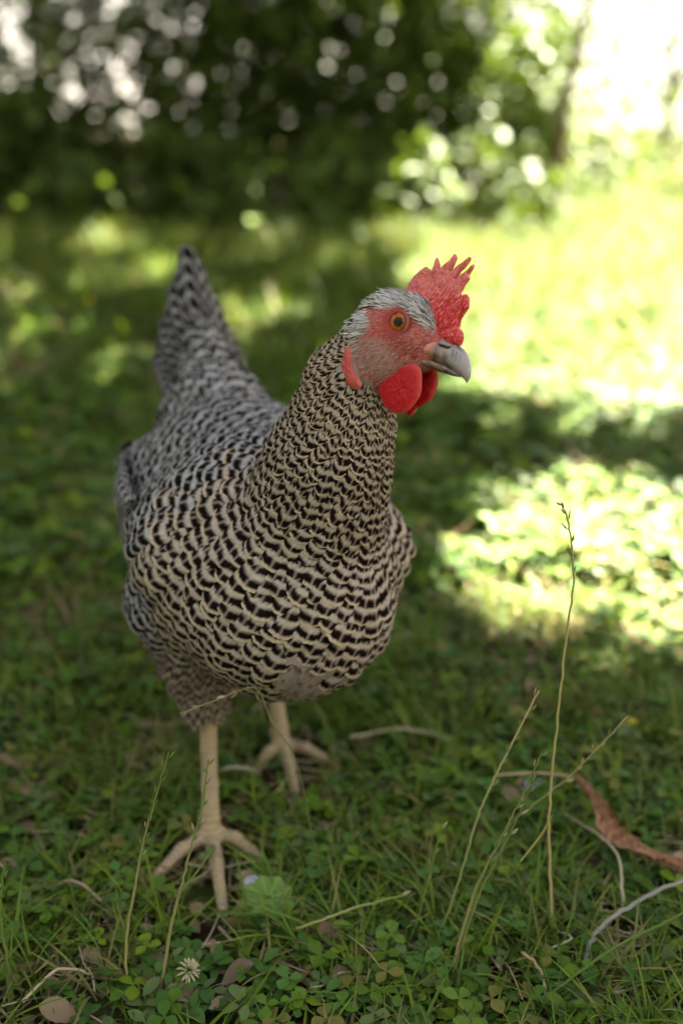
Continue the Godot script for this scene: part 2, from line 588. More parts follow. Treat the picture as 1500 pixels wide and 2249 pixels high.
func build_background() -> void:
	# three trees standing outside the frame; their crowns shade the hen
	var L := tree_leaf_mesh(0.11)
	var S := SUN.normalized()
	var crowns := [[], [], []]
	var tints := [[], [], []]
	var trunks := [Vector3(2.7, 0, -2.6), Vector3(-2.9, 0, -5.2), Vector3(0.6, 0, -10.5)]
	var tries := 0
	var made := 0
	while made < 60000 and tries < 260000:
		tries += 1
		var g := Vector3(rng.randf_range(-4.2, 1.2), 0, rng.randf_range(-9.0, 1.2))
		var h := 2.5 + 2.6 * rng.randf()
		# clumps: leaves gather round twigs
		var p := g + S * (h / S.y)
		var cl := noise.get_noise_3d(p.x * 1.7, p.y * 1.7, p.z * 1.7)
		if cl < -0.3 and g.z < -1.4:
			continue
		var s0 := sunlit(g.x, g.z)
		if s0 > 0.0 and rng.randf() < s0 * 1.6:
			continue
		var best := 0
		for k in 3:
			if Vector2(p.x - trunks[k].x, p.z - trunks[k].z).length() < Vector2(p.x - trunks[best].x, p.z - trunks[best].z).length():
				best = k
		var b := Basis.from_euler(Vector3(rng.randf_range(-0.7, 0.7), rng.randf() * TAU, rng.randf_range(-0.7, 0.7))).scaled(Vector3.ONE * rng.randf_range(0.8, 1.5))
		crowns[best].append(Transform3D(b, p - trunks[best]))
		tints[best].append(Color(0.055, 0.105, 0.03) * rng.randf_range(0.7, 1.3))
		made += 1
	for q in 7000:                                   # extra leaves added to the crown to keep sun flecks off the hen
		var g := Vector3(rng.randf_range(-0.75, 0.22), 0, rng.randf_range(-1.1, -0.15))
		var p := g + S * ((2.6 + 2.4 * rng.randf()) / S.y)
		if sunlit(g.x, g.z) > 0.0:
			continue
		var b := Basis.from_euler(Vector3(rng.randf_range(-0.7, 0.7), rng.randf() * TAU, rng.randf_range(-0.7, 0.7))).scaled(Vector3.ONE * rng.randf_range(0.7, 1.2))
		crowns[0].append(Transform3D(b, p - trunks[0]))
		tints[0].append(Color(0.055, 0.105, 0.03) * rng.randf_range(0.7, 1.3))
	var names := ["leafy tree beyond the right edge whose crown shades the hen", "leafy tree beyond the left edge of the lawn", "leafy tree standing behind the dark shrubs"]
	for k in 3:
		var t := thing("shade_tree", names[k], "tree", trunks[k], "trees shading the lawn")
		var s := Sheet.new()
		var bc := Color(0.10, 0.075, 0.055)
		tube(s, smooth_path([Vector3(0, -0.05, 0), Vector3(0.05, 0.9, 0.03), Vector3(0.0, 1.8, 0.1), Vector3(0.05, 2.6, 0.0)]), 0.11, 0.06, 9, bc, bc, 0.06)
		part("trunk", s.mesh(M.bark), t)
		for q in 7:
			var tip: Transform3D = crowns[k][rng.randi() % crowns[k].size()]
			var e := tip.origin
			var st := Vector3(0.03, rng.randf_range(1.9, 2.55), 0.04)
			var ls := Sheet.new()
			tube(ls, smooth_path([st, st.lerp(e, 0.35) + Vector3(0, 0.35, 0), st.lerp(e, 0.7) + Vector3(0, 0.2, 0), e]), 0.04, 0.008, 6, bc, bc, 0.08)
			part("limb", ls.mesh(M.bark), t)
		scatter("crown", L, crowns[k], tints[k], t)
	# shrubs along the back of the lawn; unseen ones added to block low sky
	var sl := tree_leaf_mesh(0.06)
	var leafy := Color(0.075, 0.11, 0.024)
	var list := [
		[Vector3(-3.6, 0, -7.4), 1.1, 2.3, 4200, leafy, "dark leafy shrub at the far left of the hedge"],
		[Vector3(-2.35, 0, -7.6), 0.95, 2.4, 3800, leafy, "dark shrub with sky gaps in the upper left corner"],
		[Vector3(-1.35, 0, -7.2), 0.9, 2.5, 5200, leafy, "dark green shrub behind the tail of the hen"],
		[Vector3(-0.55, 0, -7.7), 0.85, 2.6, 5600, leafy, "deep green shrub in the middle of the hedge"],
		[Vector3(0.15, 0, -7.3), 0.8, 2.4, 5400, leafy, "deep green shrub above the head of the hen"],
		[Vector3(0.85, 0, -7.4), 0.7, 1.8, 3400, leafy, "partly sunlit shrub at the right end of the dark hedge"],
		[Vector3(1.55, 0, -8.2), 0.7, 1.15, 900, leafy, "low sunlit shrub beside the slender sapling"],
		[Vector3(-1.9, 0, -6.3), 0.55, 0.7, 2400, leafy, "low bushy plant in front of the left shrubs"],
		[Vector3(0.2, 0, -6.1), 0.5, 0.5, 500, leafy, "low ferny plant below the middle of the hedge"],
		[Vector3(-2.6, 0, -6.0), 0.5, 0.45, 500, leafy, "low light green plant at the far left of the hedge foot"],
		[Vector3(-1.3, 0, -5.7), 0.42, 0.36, 420, leafy, "low light green plant on the lawn behind the tail"],
		[Vector3(-0.35, 0, -5.5), 0.4, 0.34, 400, leafy, "low spreading plant at the hedge foot left of the comb"],
		[Vector3(0.75, 0, -6.0), 0.45, 0.45, 420, leafy, "sunlit low plant at the sunny end of the hedge"],
		[Vector3(-0.8, 0, -6.2), 0.5, 0.5, 1800, leafy, "low leafy plant in the dark under the hedge"],
		[Vector3(2.6, 0, -11.5), 1.1, 1.1, 900, leafy, "pale sunlit bush far back on the right"],
		[Vector3(3.6, 0, -9.4), 1.0, 1.5, 900, leafy, "pale sunlit bush at the right edge of the lawn"],
		[Vector3(1.9, 0, -13.5), 1.2, 1.6, 1000, leafy, "farthest pale bush behind the sapling"],
		[Vector3(-2.5, 0, -0.9), 0.8, 2.2, 3500, leafy, "added unseen shrub left of the camera, dimming side light nearest to the hen"],  # unseen, added to darken the hen from the left
		[Vector3(-2.7, 0, 0.7), 0.9, 2.3, 3500, leafy, "added unseen shrub to the left behind the camera, dimming side light"],
		[Vector3(-1.5, 0, 2.3), 1.0, 3.0, 4500, leafy, "added unseen shrub behind the camera, left of its axis, blocking low sky"],  # this and the next two: added blockers against flat frontal sky light
		[Vector3(0.3, 0, 2.7), 1.0, 3.0, 4500, leafy, "added unseen shrub straight behind the camera, blocking low sky"],
		[Vector3(2.0, 0, 2.4), 1.0, 2.8, 4500, leafy, "added unseen shrub behind the camera, right of its axis, blocking low sky"],
		[Vector3(-2.9, 0, -2.7), 0.9, 2.2, 3500, leafy, "added unseen shrub beyond the left edge of the lawn, dimming side light"],  # another unseen blocker added on the left side
	]
	for q in list:
		var t := thing("shrub", q[5], "shrub", q[0], "shrubs along the back of the lawn")
		var bc := Color(0.07, 0.05, 0.04)
		for k in 6:
			var s := Sheet.new()
			var a := rng.randf() * TAU
			var r: float = q[1] * rng.randf_range(0.2, 0.8)
			var e := Vector3(cos(a) * r, q[2] * rng.randf_range(0.6, 0.95), sin(a) * r)
			tube(s, smooth_path([Vector3(cos(a) * 0.05, -0.03, sin(a) * 0.05), e * 0.4 + Vector3(rng.randf_range(-0.08, 0.08), 0.1, 0), e]), 0.014, 0.004, 5, bc, bc)
			part("stem", s.mesh(M.bark), t)
		var pl := []
		var tn := []
		while pl.size() < q[3]:
			var p := Vector3(rng.randf_range(-1, 1), rng.randf_range(0.02, 1), rng.randf_range(-1, 1))
			var rad := Vector2(p.x, p.z).length()
			if rad > 0.62 + 0.4 * sin(PI * minf(1.0, p.y + 0.15)):
				continue
			var w := Vector3(p.x * q[1], p.y * q[2], p.z * q[1])
			if noise.get_noise_3d(w.x * 2.4 + q[0].x * 3.0, w.y * 2.4, w.z * 2.4) < -0.13 + 0.2 * p.y:
				continue
			var b := Basis.from_euler(Vector3(rng.randf_range(-0.9, 0.9), rng.randf() * TAU, rng.randf_range(-0.6, 0.6))).scaled(Vector3.ONE * rng.randf_range(1.0, 2.1))
			pl.append(Transform3D(b, w))
			tn.append(q[4] * rng.randf_range(0.6, 1.5))
		scatter("foliage", sl, pl, tn, t)
	# far trees across the meadow
	var big := tree_leaf_mesh(0.34)
	for q in [[Vector3(3.4, 0, -24.0), "far sunlit tree just right of the sapling"], [Vector3(7.8, 0, -27.0), "far sunlit tree at the right edge of the view"], [Vector3(12.0, 0, -24.0), "far sunlit tree beyond the right edge"], [Vector3(-1.0, 0, -29.0), "far sunlit tree hidden behind the hedge"], [Vector3(5.6, 0, -34.0), "farthest tree between the two sunlit ones"]]:
		var ft := thing("meadow_tree", q[1], "tree", q[0], "far trees across the meadow")
		var fs := Sheet.new()
		var fc := Color(0.10, 0.075, 0.055)
		tube(fs, smooth_path([Vector3(0, -0.05, 0), Vector3(0.1, 1.2, 0), Vector3(0.0, 3.0, 0.1)]), 0.2, 0.1, 8, fc, fc, 0.05)
		part("trunk", fs.mesh(M.bark), ft)
		var fp := []
		var fn := []
		while fp.size() < 750:
			var p := Vector3(rng.randf_range(-1, 1), rng.randf_range(-1, 1), rng.randf_range(-1, 1))
			if p.length() > 1.0 or noise.get_noise_3d(p.x * 2.2 + q[0].x, p.y * 2.2, p.z * 2.2) < -0.1:
				continue
			fp.append(Transform3D(Basis.from_euler(Vector3(rng.randf_range(-0.9, 0.9), rng.randf() * TAU, rng.randf_range(-0.6, 0.6))).scaled(Vector3.ONE * rng.randf_range(0.8, 1.4)), Vector3(p.x * 2.6, 3.1 + p.y * 2.9, p.z * 2.6)))
			fn.append(leafy * rng.randf_range(0.7, 1.4))
		scatter("crown", big, fp, fn, ft)
	# slender sapling on the right
	var t := thing("sapling", "slender bare-stemmed sapling against the bright background", "tree", Vector3(1.36, 0, -6.9))
	var s := Sheet.new()
	tube(s, smooth_path([Vector3(0, -0.03, 0), Vector3(0.0, 0.5, 0), Vector3(0.07, 1.0, 0), Vector3(0.16, 1.6, 0.05), Vector3(0.2, 2.6, 0.1)]), 0.045, 0.02, 8, Color(0.10, 0.07, 0.045), Color(0.10, 0.07, 0.045), 0.05)
	part("trunk", s.mesh(M.bark), t)
	var pl := []
	var tn := []
	for k in 420:
		var p := Vector3(0.18 + rng.randfn() * 0.4, 2.3 + rng.randfn() * 0.45, 0.08 + rng.randfn() * 0.4)
		pl.append(Transform3D(Basis.from_euler(Vector3(rng.randf_range(-0.9, 0.9), rng.randf() * TAU, 0)).scaled(Vector3.ONE * rng.randf_range(1.0, 1.8)), p))
		tn.append(Color(0.09, 0.13, 0.035) * rng.randf_range(0.7, 1.3))
	for k in 4:
		var a := rng.randf() * TAU
		var ls := Sheet.new()
		tube(ls, smooth_path([Vector3(0.16, 1.6, 0.05), Vector3(0.17 + cos(a) * 0.2, 2.0, 0.06 + sin(a) * 0.2), Vector3(0.18 + cos(a) * 0.5, 2.4, 0.08 + sin(a) * 0.5)]), 0.010, 0.004, 5, Color(0.10, 0.07, 0.045), Color(0.10, 0.07, 0.045))
		part("limb", ls.mesh(M.bark), t)
	scatter("crown", sl, pl, tn, t)
# ---------------------------------------------------------------- the hen
const HEAD_AT := Vector3(0.0338, 0.3818, -0.6076)
var head_basis := Basis(Vector3(0.7818, -0.0383, 0.6224), Vector3(0.2186, 0.9516, -0.2161), Vector3(-0.5839, 0.305, 0.7523)).orthonormalized()
const HEN_AT := Vector3(-0.06, 0, -0.71)
var hen_fwd := Vector3(sin(deg_to_rad(17)), 0, cos(deg_to_rad(17)))
var hen_left := Vector3(cos(deg_to_rad(17)), 0, -sin(deg_to_rad(17)))

func hen_at(f: float, l: float, h: float) -> Vector3:
	return HEN_AT + hen_fwd * f + hen_left * l + Vector3(0, h, 0)

func mm(x: float, y: float, z: float) -> Vector3:
	return Vector3(x, y, z) * 0.001

func feather_mesh(o: Dictionary) -> ArrayMesh:
	# One feather: barbs run as narrow strips from the base to an uneven tip; bars follow the tip's curve.
	var s := Sheet.new()
	var L: float = o.L
	var W: float = o.W
	var cols: int = o.get("cols", 14)
	var rows: int = o.get("rows", 22)
	var light: Color = o.light
	var dark: Color = o.dark
	var edge: Color = o.get("edge", light)
	var ends := []
	var tone := []
	var shift := []
	for k in cols + 1:
		var u := 2.0 * k / cols - 1.0
		ends.append(L * (1.0 - o.round * pow(absf(u), o.get("pow", 2.6)) + rng.randf_range(-1, 1) * o.get("fray", 0.03)))
		tone.append(rng.randf_range(0.82, 1.12))
		shift.append(rng.randf_range(-1, 1) * o.period * 0.035)
	var wobble := rng.randf_range(-0.06, 0.06)
	for r in rows + 1:
		var t := float(r) / rows
		for k in cols + 1:
			var u := 2.0 * k / cols - 1.0
			var y: float = ends[k] * t
			var g: float = lerpf(0.35, 1.0, smoothstep(0.0, 0.5, t)) * (1.0 - o.get("taper", 0.0) * smoothstep(0.45, 1.0, t))
			var x: float = u * W * 0.5 * g * (1.0 + wobble * sin(t * 6.0)) + rng.randf_range(-1, 1) * W * 0.012
			var z: float = W * o.get("camber", 0.14) * (1.0 - u * u) - (y - 0.62 * L) * (y - 0.62 * L) / (2.0 * o.get("radius", 0.08))
			var d: float = ends[k] - y + shift[k]          # distance from the tip edge
			var ph: float = (d - o.get("tip", 0.001)) / o.period + o.get("phase", 0.0)
			var fr := fposmod(ph, 1.0)
			var duty: float = o.duty
			var dk := smoothstep(0.0, 0.07, fr) * (1.0 - smoothstep(duty - 0.17, duty + 0.03, fr))
			if d < o.get("tip", 0.001):
				dk = 0.0
			var lt := light.lerp(edge, clampf(0.6 * smoothstep(0.55, 1.0, absf(u)) + smoothstep(0.003, 0.0, d), 0.0, 1.0))
			var c: Color = lt.lerp(dark, dk * (1.0 - 0.55 * smoothstep(0.15, 0.03, absf(u)) * o.get("shaft", 1.0)))
			s.add(Vector3(x, y, z), Vector3.BACK, c * tone[k] * rng.randf_range(0.92, 1.06))
	s.grid_normals(rows + 1, cols + 1)
	for k in s.n.size():
		if s.n[k].z < 0.0:
			s.n[k] = -s.n[k]
	s.grid_faces(rows + 1, cols + 1)
	return s.mesh(M.feather)

func variants(o: Dictionary, count: int) -> Array:
	var q := []
	for k in count:
		var p := o.duplicate()
		p.L = o.L * rng.randf_range(0.92, 1.08)
		p.W = o.W * rng.randf_range(0.9, 1.1)
		p.duty = o.duty * rng.randf_range(0.88, 1.12)
		p.tip = o.tip * rng.randf_range(0.5, 1.5)
		q.append(feather_mesh(p))
	return q

func flow_field(s: Sheet, from: Vector3) -> Dictionary:
	# distance over the skin from the head, and the way the plumage runs: away from the head
	var n := s.v.size()
	var near := []
	near.resize(n)
	for k in n:
		near[k] = {}
	for k in range(0, s.i.size(), 3):
		for e in 3:
			near[s.i[k + e]][s.i[k + (e + 1) % 3]] = true
			near[s.i[k + (e + 1) % 3]][s.i[k + e]] = true
	var dist := PackedFloat32Array()
	dist.resize(n)
	dist.fill(1e6)
	var buckets := []
	for k in 400:
		buckets.append([])
	var step := 0.003
	for k in n:
		var d := s.v[k].distance_to(from)
		if d < 0.03:
			dist[k] = d
			buckets[int(d / step)].append(k)
	for b in 400:
		var q: Array = buckets[b]
		var at := 0
		while at < q.size():
			var a: int = q[at]
			at += 1
			if int(dist[a] / step) < b:
				continue
			for e in near[a]:
				var d: float = dist[a] + s.v[a].distance_to(s.v[e])
				if d < dist[e] - 1e-6:
					dist[e] = d
					buckets[mini(399, int(d / step))].append(e)
	for it in 14:
		var nxt := dist.duplicate()
		for a in n:
			var t := dist[a]
			for e in near[a]:
				t += dist[e]
			nxt[a] = t / (near[a].size() + 1)
		dist = nxt
	var dir := PackedVector3Array()
	dir.resize(n)
	for a in n:
		var g := Vector3.ZERO
		for e in near[a]:
			var d := s.v[e] - s.v[a]
			g += d * ((dist[e] - dist[a]) / maxf(d.length_squared(), 1e-9))
		g -= s.n[a] * g.dot(s.n[a])
		dir[a] = g.normalized()
	for it in 6:
		var nd := dir.duplicate()
		for a in n:
			var t := dir[a] * 2.0
			for e in near[a]:
				t += dir[e]
			t -= s.n[a] * t.dot(s.n[a])
			nd[a] = t.normalized()
		dir = nd
	return {"s": dist, "dir": dir}

func build_hen() -> void:
	var hen := thing("hen", "black and white barred hen with a red comb standing in the grass", "hen", HEN_AT)
	var root := Transform3D(Basis(), -HEN_AT)
	# --- trunk, neck, thighs: one field
	var n0 := Vector3(0.0190, 0.3728, -0.6203)
	var n1 := Vector3(0.0041, 0.3533, -0.6206)
	var n2 := Vector3(0.0006, 0.3293, -0.6204)
	var n3 := Vector3(-0.0079, 0.3014, -0.6209)
	var n4 := Vector3(-0.0173, 0.2698, -0.6253)
	var breast := hen_at(0.072, 0.004, 0.206)
	var bodyA := hen_at(0.03, 0, 0.215)
	var bodyB := hen_at(-0.08, 0, 0.225)
	var rump := hen_at(-0.14, 0, 0.25)
	var vent := hen_at(-0.12, 0, 0.195)
	var tail0 := hen_at(-0.15, 0, 0.27)
	var tail1 := hen_at(-0.215, 0, 0.345)
	var ankle := Vector3(-0.0984, 0.0804, -0.6735)
	var hock := Vector3(-0.062, 0.095, -0.805)
	var k := 0.02
	var kn := 0.006
	var bones := [
		[HEAD_AT, 0.014, n0, 0.019, kn], [n0, 0.019, n1, 0.024, kn], [n1, 0.024, n2, 0.030, kn], [n2, 0.030, n3, 0.036, kn], [n3, 0.036, n4, 0.041, 0.01],
		[n4, 0.041, breast, 0.062, 0.012], [breast, 0.066, bodyA, 0.080, k], [bodyA, 0.080, bodyB, 0.070, k], [bodyB, 0.070, rump, 0.046, k], [bodyB, 0.068, vent, 0.045, k],
		[rump, 0.044, tail0, 0.038, k], [tail0, 0.034, tail1, 0.004, 0.01],
		[hen_at(0.045, -0.062, 0.232), 0.028, hen_at(-0.12, -0.058, 0.235), 0.026, k], [hen_at(0.05, 0.066, 0.222), 0.026, hen_at(-0.12, 0.058, 0.235), 0.026, k],
		[hen_at(0.005, -0.05, 0.175), 0.046, ankle + Vector3(0, 0.012, -0.002), 0.012, 0.02], [hen_at(-0.02, 0.05, 0.175), 0.046, hock + Vector3(0, 0.01, 0), 0.012, 0.02],
	]
	var body := blob(bones, 0.0055)
	var skin := Color(0.20, 0.17, 0.15)
	for a in body.v.size():
		body.c[a] = skin
		body.v[a] = root * body.v[a]
	var mesh := body.mesh(M.feather)
	# --- legs and feet
	var legs := Sheet.new()
	var toes := [
		[Vector3(-0.0955, 0.016, -0.641), [Vector3(-0.132, 0.006, -0.596), Vector3(-0.079, 0.006, -0.567), Vector3(-0.058, 0.006, -0.622), Vector3(-0.108, 0.005, -0.672)], ankle],
		[Vector3(-0.0505, 0.015, -0.759), [Vector3(-0.010, 0.006, -0.742), Vector3(-0.036, 0.006, -0.700), Vector3(-0.070, 0.006, -0.727), Vector3(-0.062, 0.005, -0.79)], hock],
	]
	for q in toes:
		var j: Vector3 = q[0]
		var lb := [[q[2] + Vector3(0, 0.012, 0), 0.0068, q[2].lerp(j, 0.55), 0.0056, 0.004], [q[2].lerp(j, 0.55), 0.0056, j, 0.0074, 0.004]]
		for e in 4:
			var tip: Vector3 = q[1][e]
			var mid := j.lerp(tip, 0.5) + Vector3(0, 0.004, 0)
			lb.append([j - Vector3(0, 0.003, 0), 0.0058, mid, 0.0045, 0.005])
			lb.append([mid, 0.0045, tip, 0.0036, 0.003])
			var out := (tip - mid).normalized()
			lb.append([tip, 0.0029, tip + out * 0.013 - Vector3(0, 0.003, 0), 0.0008, 0.001])
		var lg := blob(lb, 0.0013)
		var base := legs.v.size()
		for a in lg.v.size():
			var p := lg.v[a]
			var claw := 0.0
			for e in 4:
				claw = maxf(claw, smoothstep(0.006, 0.011, q[1][e].distance_to(j) - 0.004 + (p - j).length() - q[1][e].distance_to(j)) if (p - q[1][e]).length() < 0.014 and (p - j).length() > (q[1][e] - j).length() + 0.002 else 0.0)
			# scutes: rings of scales across shank and toes
			var along := (p - j).length()
			var ring := absf(fposmod(along / 0.0036, 1.0) - 0.5) * 2.0
			p += lg.n[a] * (0.0009 * (ring - 0.5))
			var c := Color(0.31, 0.235, 0.115).lerp(Color(0.26, 0.19, 0.13), clampf(0.5 + noise.get_noise_3d(p.x * 60.0, p.y * 60.0, p.z * 60.0), 0, 1))
			c = c.lerp(Color(0.20, 0.125, 0.085), 0.5 * clampf(noise.get_noise_3d(p.x * 220.0, p.y * 220.0, p.z * 220.0) + 0.2, 0, 1))
			c = c.lerp(Color(0.14, 0.09, 0.06), 0.6 * smoothstep(0.35, 0.05, ring))
			c = c.lerp(Color(0.07, 0.055, 0.05), claw)
			legs.add(root * p, lg.n[a], c)
		for a in lg.i:
			legs.i.append(base + a)
	legs.into(mesh, M.leg_skin)
	# --- head, on a finer grid, in head axes (mm)
	var z1 := Vector3(1, 1, 1.28)
	var z2 := Vector3(1, 1, 1.12)
	var hb := [
		[mm(-8, 7, 0), 0.0200, mm(5, 9, 0), 0.0180, 0.008, z1], [mm(-6, -5, 0), 0.0170, mm(11, -4, 0), 0.0125, 0.008, z2],
		[mm(11, 2, 0), 0.0125, mm(29, -1, 0), 0.0078, 0.008, z2], [mm(0, -12, 0), 0.011, mm(22, -9.5, 0), 0.0055, 0.006, z2],
		[mm(-5, -15, 0), 0.0145, mm(-19, -26, -3), 0.0190, 0.012], [mm(-10, 0, -1), 0.018, mm(-22, -9, -4), 0.020, 0.012],
	]
	for sd in [-1, 1]:
		hb.append([mm(-3, 15.5, 10.0 * sd), 0.0045, mm(13, 14, 8.5 * sd), 0.0036, 0.006])
		hb.append([mm(0, 1, 11.5 * sd), 0.0040, mm(14, 0, 9.5 * sd), 0.0036, 0.006])
	var hd := blob(hb, 0.0014)
	var ht := root * Transform3D(head_basis, HEAD_AT)
	var bristle := [[], []]
	var btint := [[], []]
	var face := Sheet.new()
	for a in hd.v.size():
		var p := hd.v[a] * 1000.0
		var nn := hd.n[a]
		var f1 := noise.get_noise_3d(p.x * 0.25, p.y * 0.25, p.z * 0.25)
		var f2 := noise.get_noise_3d(p.x * 1.1, p.y * 1.6, p.z * 1.1)
		var eye := Vector2(p.x - 6.4, p.y - 8.1).length()
		var crown := smoothstep(13.0, 18.5, p.y + maxf(0.0, p.x - 9.0) * 0.45 + f1 * 4.0) * smoothstep(8.0, 10.5, eye) * (1.0 - smoothstep(25.0, 29.0, p.x))
		var ear := smoothstep(1.1, 0.7, Vector2((p.x + 19.0) / 10.0, (p.y - 3.0) / 9.0).length())
		var cheek := smoothstep(1.15, 0.6, Vector2((p.x + 5.0) / 17.0, (p.y + 14.0) / 12.0).length())
		var c := Color(0.27, 0.026, 0.020).lerp(Color(0.34, 0.10, 0.075), clampf(0.45 + f1 * 1.1 + f2 * 0.5, 0, 1))
		c = c.lerp(Color(0.27, 0.17, 0.14), cheek * 0.7 * clampf(0.7 + f2, 0, 1))
		c = c.lerp(Color(0.33, 0.30, 0.285), clampf(crown * 0.9 + ear * 0.6, 0, 0.9))
		c = c.lerp(Color(0.22, 0.03, 0.022), smoothstep(11.0, 7.5, eye) * 0.8)
		if p.y < -27.0 and p.x < -4.0 or p.x < -25.0:
			c = Color(0.2, 0.17, 0.14)
		p += nn * (0.28 * sin(eye * 2.6 + f1 * 3.0) * smoothstep(7.5, 9.0, eye) * (1.0 - smoothstep(12.0, 16.0, eye)) + f2 * 0.30 + 0.35 * noise.get_noise_3d(p.x * 0.35, p.y * 1.1, p.z * 0.5))
		face.add(ht * (p * 0.001), (ht.basis * nn), c)
		# fine bristle feathers on the face
		if eye < 9.2 or p.x > 27.0 or absf(p.z) < 1.5 and p.x > 0.0:
			continue
		var dens := (1.6 if p.x < -6.0 and p.y < -8.0 else 0.7) + crown * 2.4 + ear * 1.8 + cheek * 1.3
		while rng.randf() < dens:
			dens -= 1.0
			var away := Vector3(-1.0, -0.15 + 0.5 * clampf((p.y - 5.0) / 15.0, -1, 0.3), signf(p.z) * 0.1)
			var t := (away - nn * away.dot(nn)).normalized()
			t = (t + nn * rng.randf_range(0.12, 0.4) + Vector3(rng.randfn(), rng.randfn(), rng.randfn()) * 0.14).normalized()
			var big := crown > 0.5 and p.x < 3.0 or p.x < -14.0
			var ln := rng.randf_range(0.7, 1.3) * (1.0 if big else lerpf(0.42, 0.9, maxf(crown, ear)))
			var at := Transform3D(look_basis(t, nn).scaled_local(Vector3(ln, ln, ln)), (p + Vector3(rng.randfn(), rng.randfn(), rng.randfn()) * 0.4) * 0.001)
			bristle[0].append(ht * at)
			var w := rng.randf()
			var tc := Color(0.43, 0.40, 0.375)
			if p.x < -9.0 and p.y > 9.0 or p.x < -22.0:
				tc = Color(0.035, 0.028, 0.025) if w < 0.5 else Color(0.52, 0.48, 0.42)
			elif crown + ear < 0.4:
				tc = Color(0.33, 0.25, 0.205) if w < 0.6 else Color(0.30, 0.20, 0.16)
			elif w < 0.22:
				tc = Color(0.10, 0.08, 0.07)
			btint[0].append(tc * rng.randf_range(0.8, 1.1))
	for a in hd.i:
		face.i.append(a)
	face.into(mesh, M.face_skin)
	var bm := part("body", mesh, hen)
	tag(bm, "feathered trunk with red bare face and pale scaly legs")
	var sl := Sheet.new()
	for r in 4:
		var t := r / 3.0
		var w := 0.00036 * (1.0 - t * 0.85) * (0.6 + 0.4 * minf(1.0, t * 6.0))
		sl.add(Vector3(-w, 0.0052 * t, -0.0006 * t * t), Vector3.BACK)
		sl.add(Vector3(w, 0.0052 * t, -0.0006 * t * t), Vector3.BACK)
	sl.grid_faces(4, 2)
	scatter("face_bristles", sl.mesh(M.feather), bristle[0], btint[0], hen)
	build_face(hen, ht)
	build_plumage(hen, body, root)

func inflate(poly: Array, z0: float, thick: float, side: float, col: Color, edge: Color, bow := 0.0) -> Sheet:
	# a fleshy lobe: an outline in the head's side plane (mm) swollen to a rounded body
	var s := Sheet.new()
	var pts := []
	var pl := poly.map(func(e): return Vector3(e[0], e[1], 0))
	pl.append(pl[0])
	pts = smooth_path(pl, 4)
	pts.pop_back()
	var c := Vector3.ZERO
	for p in pts:
		c += p / pts.size()
	var rings := 9
	for half in [1.0, -1.0]:
		var first := s.v.size()
		for r in rings + 1:
			var t := 1.0 - float(r) / rings
			for p in pts:
				var q: Vector3 = c + (p - c) * (0.02 + 0.98 * t)
				var z: float = half * thick * sqrt(maxf(0.0, 1.0 - pow(t, 2.6))) + noise.get_noise_2d(q.x * 0.35 + half * 9.0, q.y * 0.35) * 0.9 * (1.0 - t * t)
				z += bow * (q - c).length_squared() * 0.01
				var cc := col.lerp(edge, smoothstep(0.8, 1.0, t) * 0.7 + 0.25 * clampf(noise.get_noise_2d(q.x * 1.6, q.y * 1.6), 0, 1))
				s.add(mm(q.x, q.y, side * (z0 + z)), Vector3(0, 0, side * half), cc)
		s.grid_normals(rings + 1, pts.size(), first, true)
		for k in range(first, s.v.size()):
			var o := (s.v[k] - mm(c.x, c.y, side * (z0 - half * thick * 1.5)))
			if s.n[k].dot(o) < 0.0:
				s.n[k] = -s.n[k]
		s.grid_faces(rings + 1, pts.size(), first, true)
	return s

